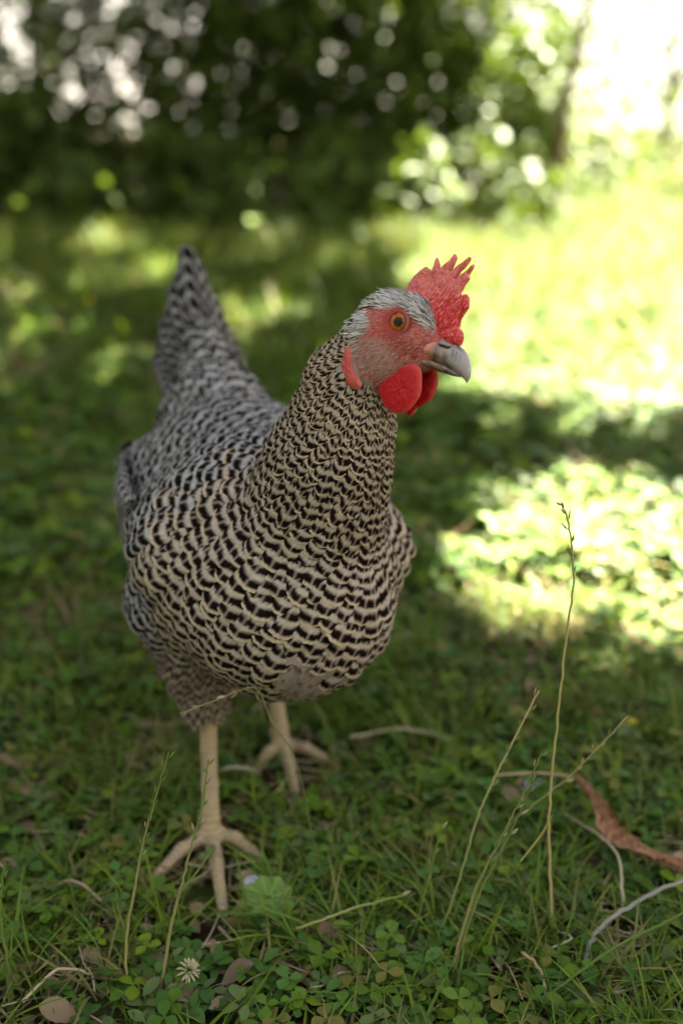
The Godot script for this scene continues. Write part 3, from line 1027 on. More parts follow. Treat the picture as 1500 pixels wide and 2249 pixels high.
func build_face(hen: Node3D, ht: Transform3D) -> void:
	# comb: a thick serrated blade in the head's middle plane
	var out := PackedVector2Array()
	for e in [[-2.3, 28.8], [-0.9, 33.4], [2.2, 37.7], [5.1, 40.7], [8.2, 43.0], [10.2, 42.2], [12.4, 41.2], [13.4, 45.7], [14.3, 49.1], [16.2, 45.9], [17.0, 42.6], [19.2, 46.2], [21.1, 48.6], [22.6, 53.4], [24.4, 51.0], [24.0, 47.2], [23.2, 42.6], [25.7, 46.5], [28.1, 49.0], [31.6, 53.0], [32.6, 51.6], [31.1, 47.2], [29.0, 43.9], [27.3, 38.9], [30.4, 42.4], [33.2, 44.8], [36.4, 48.6], [37.0, 46.8], [34.9, 42.5], [36.3, 40.4], [34.5, 36.5], [33.2, 32.0], [34.2, 30.5], [37.3, 31.7], [39.3, 29.9], [40.6, 24.5], [38.9, 20.4], [37.3, 17.2], [37.3, 12.4], [40.0, 11.1], [41.2, 7.9], [40.7, 3.0], [34.8, 1.0], [26.4, 5.0], [16.0, 12.0], [9.0, 19.0], [3.0, 23.2]]:
		out.append(Vector2(e[0], e[1]))
	var cell := 0.45
	var lo := Vector3(-5, -1, -7)
	var dim := Vector3i(int(50 / cell), int(56 / cell), int(14 / cell) + 1)
	var f := PackedFloat32Array()
	f.resize(dim.x * dim.y * dim.z)
	for y in dim.y:
		for x in dim.x:
			var p := Vector2(lo.x + x * cell, lo.y + y * cell)
			var d := 1e3
			for e in out.size():
				d = minf(d, p.distance_to(Geometry2D.get_closest_point_to_segment(p, out[e], out[(e + 1) % out.size()])))
			var ins := Geometry2D.is_point_in_polygon(p, out)
			var fold := 0.55 * sin(atan2(p.y - 5.0, p.x - 18.0) * 17.0 + 2.0 * noise.get_noise_2d(p.x * 0.12, p.y * 0.12)) + 0.5 * noise.get_noise_2d(p.x * 0.4, p.y * 0.4)
			var base := smoothstep(14.0, 0.0, absf((p.y - 22.0) + (p.x - 10.0) * 0.75) - 4.0)
			var thick := 2.5 + 1.6 * base + fold * 0.7
			var lean := 0.0035 * pow(maxf(0.0, p.y - 18.0), 2.0) * sin(p.x * 0.16)
			for z in dim.z:
				var zz := lo.z + z * cell - lean
				var v: float
				if ins:
					var e := 1.0 - minf(d / 2.0, 1.0)
					v = maxf(absf(zz) - thick * sqrt(1.0 - e * e) , -d) * 0.8
				else:
					v = sqrt(d * d + zz * zz)
				f[(z * dim.y + y) * dim.x + x] = v
	var cs := nets(f, lo, dim, cell, 1e9)
	for a in cs.v.size():
		var p := cs.v[a]
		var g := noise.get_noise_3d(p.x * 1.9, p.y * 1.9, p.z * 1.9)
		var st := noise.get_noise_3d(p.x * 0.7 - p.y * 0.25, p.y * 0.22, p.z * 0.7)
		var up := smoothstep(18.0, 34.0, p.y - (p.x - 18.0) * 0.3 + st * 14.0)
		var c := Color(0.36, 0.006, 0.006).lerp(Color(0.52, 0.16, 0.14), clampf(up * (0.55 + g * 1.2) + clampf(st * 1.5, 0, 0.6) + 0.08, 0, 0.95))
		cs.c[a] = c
		cs.v[a] = p * 0.001
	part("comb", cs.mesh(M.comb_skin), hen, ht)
	# wattles and ear lobes
	var red := Color(0.33, 0.005, 0.007)
	var pale := Color(0.46, 0.07, 0.06)
	var wat := [[21.3, -13.0], [24.5, -15.1], [26.8, -21.7], [27.7, -28.5], [25.9, -33.2], [23.0, -38.1], [17.6, -41.4], [11.3, -41.8], [5.1, -39.0], [0.6, -33.6], [-0.6, -28.4], [2.9, -23.3], [7.1, -19.0], [14.3, -13.2]]
	var wfar := [[14.6, -12.0], [23.7, -12.6], [27.6, -18.7], [27.8, -23.1], [26.7, -28.6], [22.7, -33.4], [18.3, -36.5], [16.5, -40.0], [14.2, -42.6], [10.0, -40.0], [5.0, -34.0], [4.0, -26.0], [8.0, -18.0]]
	var w1 := part("wattle", inflate(wat, 8.0, 2.6, 1.0, red, pale).mesh(M.comb_skin), hen, ht)
	tag(w1, "rounded near wattle below the beak")
	var w2 := part("wattle", inflate(wfar, 7.0, 2.4, -1.0, red, pale).mesh(M.comb_skin), hen, ht)
	tag(w2, "far wattle with a pointed lower end")
	var ear := [[-22.2, -8.9], [-19.2, -11.6], [-16.8, -16.1], [-15.6, -20.5], [-12.8, -24.5], [-8.4, -28.1], [-6.0, -30.8], [-7.1, -32.8], [-11.3, -33.8], [-17.5, -31.5], [-21.8, -27.8], [-23.7, -21.8], [-23.7, -15.5]]
	for sd in [1.0, -1.0]:
		part("ear_lobe", inflate(ear, 18.5, 3.2, sd, Color(0.38, 0.06, 0.048), Color(0.48, 0.16, 0.13)).mesh(M.comb_skin), hen, ht)
	# eyes
	for sd in [1.0, -1.0]:
		var es := Sheet.new()
		var gaze := Basis(Vector3.UP, 0.30) * Basis(Vector3.RIGHT, -0.05)
		var rings := 34
		var seg := 40
		var R := 8.0
		for r in rings + 1:
			var th := PI * 0.62 * r / rings
			for q in seg:
				var a := TAU * q / seg
				var dir := Vector3(sin(th) * cos(a), sin(th) * sin(a), cos(th))
				var rad := R * sin(th)
				var st := noise.get_noise_2d(cos(a) * 4.0 + 20.0, sin(a) * 4.0 + rad * 0.3)
				var c := Color(0.20, 0.042, 0.006).lerp(Color(0.38, 0.115, 0.016), clampf(0.5 + st * 1.4 - absf(rad - 3.6) * 0.15, 0, 1))
				c = c.lerp(Color(0.16, 0.03, 0.008), smoothstep(4.9, 5.8, rad))
				c = c.lerp(Color(0.006, 0.005, 0.005), maxf(smoothstep(2.85, 2.55, rad), smoothstep(5.7, 6.2, rad)))
				if th > PI * 0.5:
					c = Color(0.02, 0.01, 0.01)
				var look := gaze * dir
				es.add(mm(look.x * R, look.y * R, look.z * R * sd), Vector3(look.x, look.y, look.z * sd), c)
		es.grid_faces(rings + 1, seg, 0, true)
		var e := part("eye", es.mesh(M.eye), hen, ht * Transform3D(Basis(), mm(5.9, 8.1, 10.0 * sd)))
		# lid: a soft ring of skin around the eye
		var ls := Sheet.new()
		for q in 36:
			var a := TAU * q / 36
			var rr := 6.9 + 0.25 * sin(a * 2.0 + 0.6)
			var cen := mm(cos(a) * rr, sin(a) * rr * 0.94, (3.9 + 1.3 * cos(a) + 0.2 * sin(a * 3.0)) * sd)
			for w in 10:
				var b := TAU * w / 10
				var nn := Vector3(cos(a) * cos(b), sin(a) * cos(b), sin(b) * sd)
				var c := Color(0.10, 0.03, 0.022).lerp(Color(0.27, 0.08, 0.06), clampf(0.5 + 0.5 * cos(b) + noise.get_noise_2d(a * 9.0, b * 2.0) * 0.5, 0, 1))
				ls.add(cen + nn * 0.00125, nn, c)
		var f0 := ls.v.size()
		for q in 36:
			for w in 10:
				var w1i := (w + 1) % 10
				var q1 := (q + 1) % 36
				ls.quad(q * 10 + w, q * 10 + w1i, q1 * 10 + w1i, q1 * 10 + w)
		part("eyelid", ls.mesh(M.face_skin), e)
	# beak: upper and lower mandible lofted along the mouth
	var top := [[22, 5.5], [28, 5.6], [34, 4.4], [40, 3.0], [44.5, 0.8], [48.5, -3.4], [50.8, -9.0], [51.3, -13.5], [50.6, -16.6]]
	var bot := [[11, -9.4], [20, -8.8], [29, -9.2], [36, -10.6], [41, -12.2], [45, -13.4], [48, -14.6], [49.6, -15.8], [50.4, -16.6]]
	var wid := [10.0, 9.2, 8.2, 7.0, 5.8, 4.6, 3.2, 1.8, 0.4]
	var low := [[12, -8.4], [20, -7.6], [28, -7.6], [34, -8.6], [39, -9.8], [43, -11.2], [46, -12.6]]
	var lowb := [[15, -13.6], [22, -13.4], [28, -13.4], [34, -13.9], [39, -14.3], [43, -14.4], [46, -14.0]]
	var lww := [8.2, 7.4, 6.4, 5.2, 4.0, 2.6, 0.9]
	var bk := Node3D.new()
	bk.name = "beak"
	bk.transform = ht
	hen.add_child(bk)
	for part_ in 2:
		var A: Array = top if part_ == 0 else low
		var B: Array = bot if part_ == 0 else lowb
		var Wd: Array = wid if part_ == 0 else lww
		var pa := smooth_path(A.map(func(e): return Vector3(e[0], e[1], 0)), 4)
		var pb := smooth_path(B.map(func(e): return Vector3(e[0], e[1], 0)), 4)
		var s := Sheet.new()
		var seg := 22
		for r in pa.size():
			var t := float(r) / (pa.size() - 1) * (Wd.size() - 1)
			var w := lerpf(Wd[mini(int(t), Wd.size() - 1)], Wd[mini(int(t) + 1, Wd.size() - 1)], t - int(t))
			var mid: Vector3 = (pa[r] + pb[r]) * 0.5
			var hv: Vector3 = (pa[r] - pb[r]) * 0.5
			for q in seg:
				var a := TAU * q / seg
				var ca := cos(a)
				var ex := signf(ca) * pow(absf(ca), 0.8)
				var ww := w * (1.0 - 0.25 * maxf(0.0, ex)) if part_ == 0 else w * (1.0 - 0.3 * maxf(0.0, -ex))
				var p: Vector3 = mid + hv * ex + Vector3(0, 0, sin(a) * ww)
				var nz := noise.get_noise_3d(p.x * 0.22, p.y * 0.4, p.z * 0.3)
				var n2 := noise.get_noise_3d(p.x * 0.9, p.y * 1.2, p.z * 0.9)
				var c := Color(0.21, 0.12, 0.065).lerp(Color(0.20, 0.165, 0.155), smoothstep(30.0, 44.0, p.x))
				var smudge := smoothstep(-0.12, 0.16, nz + 0.55 * n2) * smoothstep(19.0, 29.0, p.x + n2 * 3.0) * (1.0 - smoothstep(41.0, 46.5, p.x + nz * 8.0))
				c = c.lerp(Color(0.035, 0.026, 0.022), smudge * 0.9)
				if part_ == 0:
					c = c.lerp(Color(0.48, 0.15, 0.09), 0.85 * (1.0 - smoothstep(27.0, 33.0, p.x + n2 * 2.0 - p.y * 0.5)))
				s.add(p * 0.001, Vector3(0, 0, 1), c)
		s.grid_normals(pa.size(), seg, 0, true)
		for r in pa.size():
			var mid: Vector3 = (pa[r] + pb[r]) * 0.0005
			for q in seg:
				if s.n[r * seg + q].dot(s.v[r * seg + q] - mid) < 0.0:
					s.n[r * seg + q] *= -1.0
		s.grid_faces(pa.size(), seg, 0, true)
		part("upper_mandible" if part_ == 0 else "lower_mandible", s.mesh(M.horn), bk)
	for sd in [1.0, -1.0]:
		var nb := blob([[mm(32.6, 1.9, 6.3 * sd), 0.0021, mm(36.6, 1.0, 5.6 * sd), 0.0017, 0.001]], 0.0004)
		for a in nb.v.size():
			nb.c[a] = Color(0.16, 0.13, 0.13) if nb.v[a].y > 0.0012 else Color(0.05, 0.03, 0.03)
		part("nostril", nb.mesh(M.horn), bk)

func build_plumage(hen: Node3D, body: Sheet, root: Transform3D) -> void:
	var fl := flow_field(body, root * (HEAD_AT + head_basis.x * 0.01))
	var ink := Color(0.009, 0.0065, 0.0055)
	var cream := Color(0.38, 0.295, 0.195)
	var buff := Color(0.31, 0.25, 0.20)
	var tawny := Color(0.25, 0.195, 0.14)
	var white := Color(0.275, 0.26, 0.25)
	var kinds := {
		"hackle": variants({"L": 0.016, "W": 0.0080, "round": 0.32, "period": 0.0066, "duty": 0.66, "tip": 0.0009, "light": tawny, "edge": cream, "dark": ink, "taper": 0.2, "cols": 10, "rows": 18, "fray": 0.035, "radius": 0.03}, 6),
		"neck": variants({"L": 0.027, "W": 0.0140, "round": 0.2, "period": 0.0086, "duty": 0.68, "tip": 0.0011, "light": tawny, "edge": cream, "dark": ink, "taper": 0.12, "cols": 14, "rows": 24, "fray": 0.022, "radius": 0.045}, 6),
		"breast": variants({"L": 0.032, "W": 0.0195, "round": 0.13, "pow": 2.4, "period": 0.0092, "duty": 0.70, "tip": 0.0014, "light": buff, "edge": cream, "dark": ink, "fray": 0.013, "radius": 0.07}, 8),
		"back": variants({"L": 0.032, "W": 0.0195, "round": 0.2, "pow": 3.0, "period": 0.0098, "duty": 0.74, "tip": 0.0012, "light": white, "edge": white, "dark": ink, "fray": 0.02, "radius": 0.09}, 6),
		"saddle": variants({"L": 0.042, "W": 0.019, "round": 0.28, "period": 0.0135, "duty": 0.74, "tip": 0.0015, "light": white, "edge": white, "dark": ink, "fray": 0.04, "radius": 0.12, "taper": 0.2}, 6),
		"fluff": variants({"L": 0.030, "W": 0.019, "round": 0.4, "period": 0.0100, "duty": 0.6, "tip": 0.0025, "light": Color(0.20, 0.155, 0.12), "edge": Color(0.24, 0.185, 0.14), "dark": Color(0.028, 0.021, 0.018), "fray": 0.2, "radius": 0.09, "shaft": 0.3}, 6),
	}
	kinds["down"] = variants({"L": 0.022, "W": 0.017, "round": 0.3, "period": 0.02, "duty": 0.3, "tip": 0.008, "light": Color(0.20, 0.155, 0.135), "edge": Color(0.24, 0.19, 0.165), "dark": Color(0.10, 0.075, 0.068), "fray": 0.22, "radius": 0.06, "shaft": 0.0}, 4)
	var parting := root * Vector3(-0.0289, 0.1765, -0.5902)
	# candidates: points on the skin, moved on to rows that follow the distance from the head
	var area := []
	var sum := 0.0
	for k in range(0, body.i.size(), 3):
		sum += (body.v[body.i[k + 1]] - body.v[body.i[k]]).cross(body.v[body.i[k + 2]] - body.v[body.i[k]]).length() * 0.5
		area.append(sum)
	# rows: cumulative row number as a function of distance s
	var rowno := PackedFloat32Array()
	var acc := 0.0
	for k in 700:
		rowno.append(acc)
		acc += 0.001 / row_space(k * 0.001)
	var picked := {}
	var cam := root * Vector3(0, 0.496, 0)
	var places := {}
	var count := 0
	for t in 52000:
		var k: int = area.bsearch(rng.randf() * sum) * 3
		k = mini(k, body.i.size() - 3)
		var a := rng.randf()
		var b := rng.randf()
		if a + b > 1.0:
			a = 1.0 - a
			b = 1.0 - b
		var c := 1.0 - a - b
		var i0 := body.i[k]
		var i1 := body.i[k + 1]
		var i2 := body.i[k + 2]
		var p := body.v[i0] * a + body.v[i1] * b + body.v[i2] * c
		var s: float = fl.s[i0] * a + fl.s[i1] * b + fl.s[i2] * c
		var n := (body.n[i0] * a + body.n[i1] * b + body.n[i2] * c).normalized()
		var d: Vector3 = fl.dir[i0] * a + fl.dir[i1] * b + fl.dir[i2] * c
		d = (d - n * d.dot(n)).normalized()
		var w0 := p - root * HEN_AT
		if (w0.dot(hen_fwd) < -0.21 and w0.y > 0.28) or s < 0.022 or s > 0.69 or d.length() < 0.5:
			continue
		var w := p - root * HEN_AT
		var f := w.dot(hen_fwd)
		var l := w.dot(hen_left)
		var h := w.y
		var hl := head_basis.inverse() * (p + HEN_AT - HEAD_AT) * 1000.0
		if hl.x > -8.0 and hl.y > -22.0 or absf(hl.z) > 6.0 and hl.x > -24.0 and hl.x < -3.0 and hl.y > -34.0 and hl.y < -4.0:
			continue
		if h < 0.098 and f > 0.0 or h < 0.105 and f < 0.0:
			continue
		var rowf := rowno[int(s * 1000.0)] + fposmod(s * 1000.0, 1.0) * (rowno[int(s * 1000.0) + 1] - rowno[int(s * 1000.0)])
		var row := roundf(rowf)
		var sp := row_space(s)
		p += d * ((row - rowf) * sp + rng.randfn() * sp * (0.10 if s > 0.14 else 0.18))
		var kind := "breast"
		var wide := 0.0112
		var mixed := rng.randfn() * 0.008
		if s < 0.075:
			kind = "hackle"
			wide = 0.0038
		elif s < 0.135:
			kind = "neck"
			wide = 0.0064
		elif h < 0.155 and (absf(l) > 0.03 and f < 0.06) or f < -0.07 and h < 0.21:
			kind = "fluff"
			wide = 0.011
		elif f < -0.10:
			kind = "saddle"
			wide = 0.0115
		elif n.y > 0.35 + mixed * 8.0 and f + mixed < 0.06 or absf(l) + mixed > 0.062 and h > 0.16 and f + mixed < 0.045:
			kind = "back"
			wide = 0.012
		if p.distance_to(parting) < 0.018 + 0.8 * mixed and rng.randf() < 0.8:
			kind = "down"
			wide = 0.008
		var key := Vector3i((p / 0.012).floor())
		var clash := false
		for x in [-1, 0, 1]:
			for y in [-1, 0, 1]:
				for z in [-1, 0, 1]:
					for e in picked.get(key + Vector3i(x, y, z), []):
						if absf(e[1] - row) < 0.5 and e[0].distance_to(p) < wide:
							clash = true
			if clash:
				break
		if clash:
			continue
		if not picked.has(key):
			picked[key] = []
		picked[key].append([p, row])
		var lift := deg_to_rad(rng.randf_range(4.0, 9.0) + (rng.randf_range(1.0, 9.0) if kind == "fluff" else 0.0))
		var yaw := rng.randfn() * (0.08 if s > 0.14 else 0.13)
		var dd := (d * cos(yaw) + n.cross(d) * sin(yaw))
		var y := dd * cos(lift) + n * sin(lift)
		var z := n * cos(lift) - dd * sin(lift)
		var L: float = {"hackle": 0.016, "neck": 0.027, "breast": 0.032, "back": 0.032, "saddle": 0.042, "fluff": 0.03, "down": 0.022}[kind]
		var sc := rng.randf_range(0.86, 1.12)
		if kind == "fluff":
			sc *= rng.randf_range(0.65, 1.1)
		if kind == "hackle":
			sc *= lerpf(0.62, 1.0, smoothstep(0.025, 0.075, s))
		elif kind == "neck":
			sc *= lerpf(0.62, 0.95, smoothstep(0.075, 0.135, s))
		elif kind == "breast":
			sc *= lerpf(0.75, 1.0, smoothstep(0.135, 0.17, s))
		var at := Transform3D(look_basis(y, z).scaled_local(Vector3(sc, sc, sc)), p - dd * (L * sc * 0.62 * cos(lift)) - n * (L * sc * 0.62 * sin(lift) - 0.0012))
		var v: int = rng.randi() % kinds[kind].size()
		if not places.has(kind):
			places[kind] = []
		# how large it shows from the front
		var shows := n.dot((cam - p).normalized()) * L
		places[kind].append([at, v, shows])
		count += 1
	var all := []
	for kind in places:
		for e in places[kind]:
			if kind != "hackle" and kind != "neck":
				all.append(e[2])
	all.sort()
	var cut: float = all[maxi(0, all.size() - 285)]
	for kind in places:
		var rest := []
		for v in kinds[kind].size():
			rest.append([])
		for e in places[kind]:
			if e[2] >= cut and kind != "hackle" and kind != "neck":
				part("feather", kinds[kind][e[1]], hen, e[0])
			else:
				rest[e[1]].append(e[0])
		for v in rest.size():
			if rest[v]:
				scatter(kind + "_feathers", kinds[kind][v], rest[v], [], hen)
	# tail: long feathers folded into a steep tent
	var tailm := variants({"L": 0.19, "W": 0.031, "round": 0.2, "period": 0.019, "duty": 0.82, "tip": 0.001, "light": white, "edge": white, "dark": ink, "fray": 0.012, "radius": 0.5, "camber": 0.10, "rows": 60, "cols": 14}, 4)
	var tb := root * hen_at(-0.155, 0, 0.285)
	var up := (hen_at(-0.275, 0, 0.405) - hen_at(-0.155, 0, 0.285)).normalized()
	var across := hen_left
	var outn := up.cross(across).normalized()
	if outn.dot(hen_fwd) < 0.0:
		outn = -outn
	for q in 14:
		var side := -1.0 if q % 2 == 0 else 1.0
		var r := q / 2
		var spread := 0.012 + r * 0.02
		var dir := (up + across * side * spread - outn * 0.05 * r).normalized()
		var nrm := (outn * 0.45 + across * side * (0.75 + 0.08 * r)).normalized()
		var at := tb + across * side * (0.004 + r * 0.0042) - outn * (0.002 * r) - up * 0.02
		part("tail_feather", tailm[q % 4], hen, Transform3D(look_basis(dir, nrm).scaled_local(Vector3.ONE * (0.98 - 0.075 * r)), at))
	# folded wings: long feathers along each flank
	var wing := variants({"L": 0.115, "W": 0.027, "round": 0.25, "period": 0.0125, "duty": 0.7, "tip": 0.0015, "light": white, "edge": white, "dark": ink, "fray": 0.014, "radius": 0.22, "camber": 0.10, "rows": 60, "cols": 14}, 4)
	for side in [-1.0, 1.0]:
		for q in 9:
			var b := root * hen_at(0.015 - q * 0.010, side * (0.101 - q * 0.0010), 0.262 - q * 0.0105)
			var dir: Vector3 = (-hen_fwd - Vector3(0, 0.10 - q * 0.018, 0) - hen_left * side * 0.13).normalized()
			var nrm: Vector3 = (hen_left * side + Vector3(0, 0.35 - q * 0.03, 0)).normalized()
			part("wing_feather", wing[q % 4], hen, Transform3D(look_basis(dir, nrm), b))

func row_space(s: float) -> float:
	return lerpf(lerpf(0.0034, 0.0062, smoothstep(0.03, 0.11, s)), lerpf(0.0085, 0.011, smoothstep(0.30, 0.45, s)), smoothstep(0.10, 0.17, s))
# ---------------------------------------------------------------- things near the camera
func spikelet_mesh() -> ArrayMesh:
	var s := Sheet.new()
	leaf_sheet(s, Vector3.ZERO, Vector3(0, 1, 0), Vector3(0, 0, 1), 0.0062, 0.0017, 0.9, -0.08, Color.WHITE, 0.4, 4)
	leaf_sheet(s, Vector3(0, 0, 0.0003), Vector3(0.05, 1, 0.12).normalized(), Vector3(0, 0.1, -1).normalized(), 0.0055, 0.0015, 0.9, 0.0, Color.WHITE * 0.85, 0.4, 4)
	return s.mesh(M.straw)

func stalk(called: String, label: String, pts: Array, r0: float, r1: float, c0: Color, c1: Color, ears: int, ear_from: float, forks := []) -> void:
	var base := v3(pts[0])
	base.y = minf(base.y, 0.0)
	var t := thing(called, label, "grass stalk", base, "grass stalks near the camera")
	var path := smooth_path(path_of(pts).map(func(p): return p - base), 8)
	for k in range(1, path.size() - 1):
		path[k] += Vector3(rng.randfn(), 0, rng.randfn()) * 0.00025
	var s := Sheet.new()
	tube(s, path, r0 * 0.9, r1 * 0.9, 6, c0, c1)
	part("stem", s.mesh(M.straw), t)
	for f in forks:
		var fs := Sheet.new()
		tube(fs, smooth_path(path_of(f).map(func(p): return p - base), 6), r0 * 0.8, r1, 5, c1, c1)
		part("side_stem", fs.mesh(M.straw), t)
	if ears:
		var n := path.size()
		for k in ears:
			var q := lerpf(ear_from, 1.0, (k + 0.3) / ears) * (n - 1)
			var i := mini(int(q), n - 2)
			var p: Vector3 = path[i].lerp(path[i + 1], q - i)
			var d: Vector3 = (path[i + 1] - path[i]).normalized()
			var a := (0.0 if k % 2 == 0 else PI) + rng.randf_range(-0.5, 0.5)
			var side := Vector3(cos(a), 0, sin(a) * 0.6)
			side = (side - d * side.dot(d)).normalized()
			var dir := (d + side * rng.randf_range(0.12, 0.4)).normalized()
			part("spikelet", M.spikelet_tan if rng.randf() < 0.45 else M.spikelet_green, t, Transform3D(look_basis(dir, side).scaled_local(Vector3.ONE * rng.randf_range(0.7, 1.15)), p + side * r1))

func tinted(m: ArrayMesh, c: Color) -> ArrayMesh:
	var arr := m.surface_get_arrays(0)
	var cols: PackedColorArray = arr[Mesh.ARRAY_COLOR]
	for k in cols.size():
		cols[k] = cols[k] * c
	arr[Mesh.ARRAY_COLOR] = cols
	var o := ArrayMesh.new()
	o.add_surface_from_arrays(Mesh.PRIMITIVE_TRIANGLES, arr)
	o.surface_set_material(0, m.surface_get_material(0))
	return o

func twig(called: String, label: String, category: String, pts: Array, r0: float, r1: float, c: Color) -> void:
	var base := v3(pts[0])
	var o := Sheet.new()
	var path := smooth_path(path_of(pts).map(func(p): return p - base), 5)
	for k in range(1, path.size() - 1):
		path[k] += Vector3(rng.randfn(), rng.randfn(), rng.randfn()) * r0 * 0.3
	tube(o, path, r0, r1, 7, c, c * 0.92, 0.14)
	var m := part(called, o.mesh(M.straw), self, Transform3D(Basis(), base))
	tag(m, label, category, "dry stems on the ground")

func build_details() -> void:
	var sp := spikelet_mesh()
	M["spikelet_tan"] = tinted(sp, Color(0.36, 0.27, 0.18))
	M["spikelet_green"] = tinted(sp, Color(0.16, 0.20, 0.06))
	var green := Color(0.09, 0.14, 0.03)
	var tan := Color(0.36, 0.29, 0.13)
	var ripe := Color(0.30, 0.27, 0.09)
	stalk("grass_stalk", "tallest pale grass stalk standing right of the hen", [[0.1379, 0.0, -0.5483], [0.1319, 0.0531, -0.5454], [0.1277, 0.1031, -0.5426], [0.1269, 0.1472, -0.5397], [0.1279, 0.2157, -0.5369], [0.1285, 0.2625, -0.5340], [0.1229, 0.2960, -0.5311], [0.1170, 0.3085, -0.5283]], 0.0011, 0.0005, tan, Color(0.26, 0.24, 0.07), 8, 0.72, [[[0.1291, 0.0990, -0.5430], [0.1245, 0.0858, -0.5433], [0.1111, 0.0685, -0.5383]]])
	stalk("grass_stalk", "dark green grass stalk, taller of the crossing pair in front", [[0.0659, 0.0, -0.5057], [0.0714, 0.0385, -0.5057], [0.0794, 0.0755, -0.5057], [0.0912, 0.1079, -0.5057], [0.1037, 0.1421, -0.5057], [0.1128, 0.1698, -0.5057]], 0.0011, 0.0006, tan * 0.7, green, 9, 0.5)
	stalk("grass_stalk", "dark green grass stalk, shorter of the crossing pair in front", [[0.0675, 0.0, -0.5075], [0.0743, 0.0403, -0.5075], [0.0837, 0.0756, -0.5075], [0.0955, 0.1065, -0.5075], [0.1034, 0.1301, -0.5075], [0.1091, 0.1515, -0.5075]], 0.0009, 0.0005, tan * 0.6, green, 8, 0.5)
	stalk("grass_stalk", "leaning tan-jointed stalk behind the dark green pair", [[0.0553, 0.0, -0.5322], [0.0678, 0.0317, -0.5372], [0.0771, 0.0661, -0.5422], [0.0849, 0.0964, -0.5472], [0.0943, 0.1196, -0.5522], [0.1063, 0.1457, -0.5572], [0.1201, 0.1755, -0.5622]], 0.0010, 0.0006, green, tan, 8, 0.62)
	stalk("grass_stalk", "grass stalk bent to the right with pale spikelets", [[0.1073, 0.0, -0.5919], [0.1102, 0.0522, -0.5879], [0.1292, 0.0804, -0.5839], [0.1477, 0.1024, -0.5799], [0.1613, 0.1239, -0.5759], [0.1788, 0.1523, -0.5719]], 0.0008, 0.0005, green, tan, 10, 0.55)
	stalk("grass_stalk", "short slim stalk left of the dark green pair", [[0.0410, 0.0, -0.5362], [0.0503, 0.0361, -0.5362], [0.0565, 0.0709, -0.5362], [0.0617, 0.0992, -0.5362]], 0.0008, 0.0005, green, green * 1.2, 5, 0.5)
	stalk("grass_stalk", "seed stalk standing left of the near foot of the hen", [[-0.1304, 0.0, -0.4985], [-0.1275, 0.0450, -0.4985], [-0.1190, 0.0880, -0.4985], [-0.1124, 0.1165, -0.4985], [-0.1051, 0.1411, -0.4985], [-0.0954, 0.1733, -0.4985]], 0.0010, 0.0005, tan * 0.8, green, 11, 0.5)
	stalk("grass_stalk", "forked seed stalk crossing the near leg of the hen", [[-0.1110, 0.0, -0.4985], [-0.1011, 0.0518, -0.4985], [-0.0944, 0.0782, -0.4985], [-0.0861, 0.1103, -0.4985], [-0.0784, 0.1381, -0.4985], [-0.0737, 0.1686, -0.4985]], 0.0012, 0.0005, tan * 0.7, green * 1.2, 9, 0.62, [[[-0.0944, 0.0782, -0.4985], [-0.0858, 0.0896, -0.4985], [-0.0737, 0.1087, -0.4985]]])
	stalk("grass_stalk", "thin stalk at the lower left edge of the picture", [[-0.1997, 0.0, -0.4985], [-0.2009, 0.0450, -0.4985], [-0.1993, 0.0717, -0.4985], [-0.1939, 0.0992, -0.4985]], 0.0010, 0.0005, green, green * 1.2, 6, 0.5)
	stalk("grass_stalk", "long green stem slanting out of the lower right edge", [[0.1087, 0.0, -0.4845], [0.1338, 0.0276, -0.4845], [0.1585, 0.0511, -0.4845], [0.1832, 0.0675, -0.4845], [0.2050, 0.0820, -0.4845]], 0.0010, 0.0008, green, green, 0, 0.5)
	stalk("grass_stalk", "reclining brownish stem in front of the near foot", [[-0.0448, 0.0, -0.5504], [-0.0203, 0.020, -0.5382], [0.0117, 0.030, -0.5433], [0.0424, 0.035, -0.5480]], 0.0011, 0.0007, tan, green * 1.3, 4, 0.7)
	stalk("grass_stalk", "bent dry stem crossing the belly and thigh of the hen", [[-0.0100, 0.0, -0.575], [-0.0279, 0.1087, -0.5783], [-0.0433, 0.1425, -0.5783], [-0.0514, 0.1654, -0.5783], [-0.0599, 0.1680, -0.5783], [-0.0802, 0.1589, -0.5783], [-0.1021, 0.1497, -0.5783]], 0.0006, 0.0005, green * 0.6, tan * 0.7, 5, 0.7)
	twig("dry_twig", "forked pale grey twig at the lower right", "twig", [[0.1518, 0.003, -0.5063], [0.1522, 0.020, -0.5165], [0.1617, 0.030, -0.5249], [0.1796, 0.035, -0.5354], [0.2022, 0.040, -0.5463], [0.2245, 0.040, -0.5571]], 0.0017, 0.0014, Color(0.19, 0.175, 0.15))
	twig("loose_straw", "bent tan stem under the brown leaf", "stem", [[0.1889, 0.0, -0.5651], [0.1862, 0.020, -0.5680], [0.1888, 0.030, -0.5878], [0.1821, 0.030, -0.6122], [0.1629, 0.020, -0.6574]], 0.0012, 0.0008, Color(0.33, 0.28, 0.18))
	twig("loose_straw", "curled dry stem at the foot of the tallest stalk", "stem", [[0.1175, 0.010, -0.5332], [0.1289, 0.012, -0.5251], [0.1443, 0.020, -0.5262], [0.1383, 0.015, -0.5377]], 0.0009, 0.0006, Color(0.36, 0.30, 0.22))
	twig("loose_straw", "crooked brown stem running down to the bottom edge", "stem", [[0.1087, 0.030, -0.5037], [0.1196, 0.020, -0.4996], [0.1204, 0.015, -0.4869], [0.1216, 0.0, -0.4811]], 0.0010, 0.0008, Color(0.25, 0.18, 0.11))
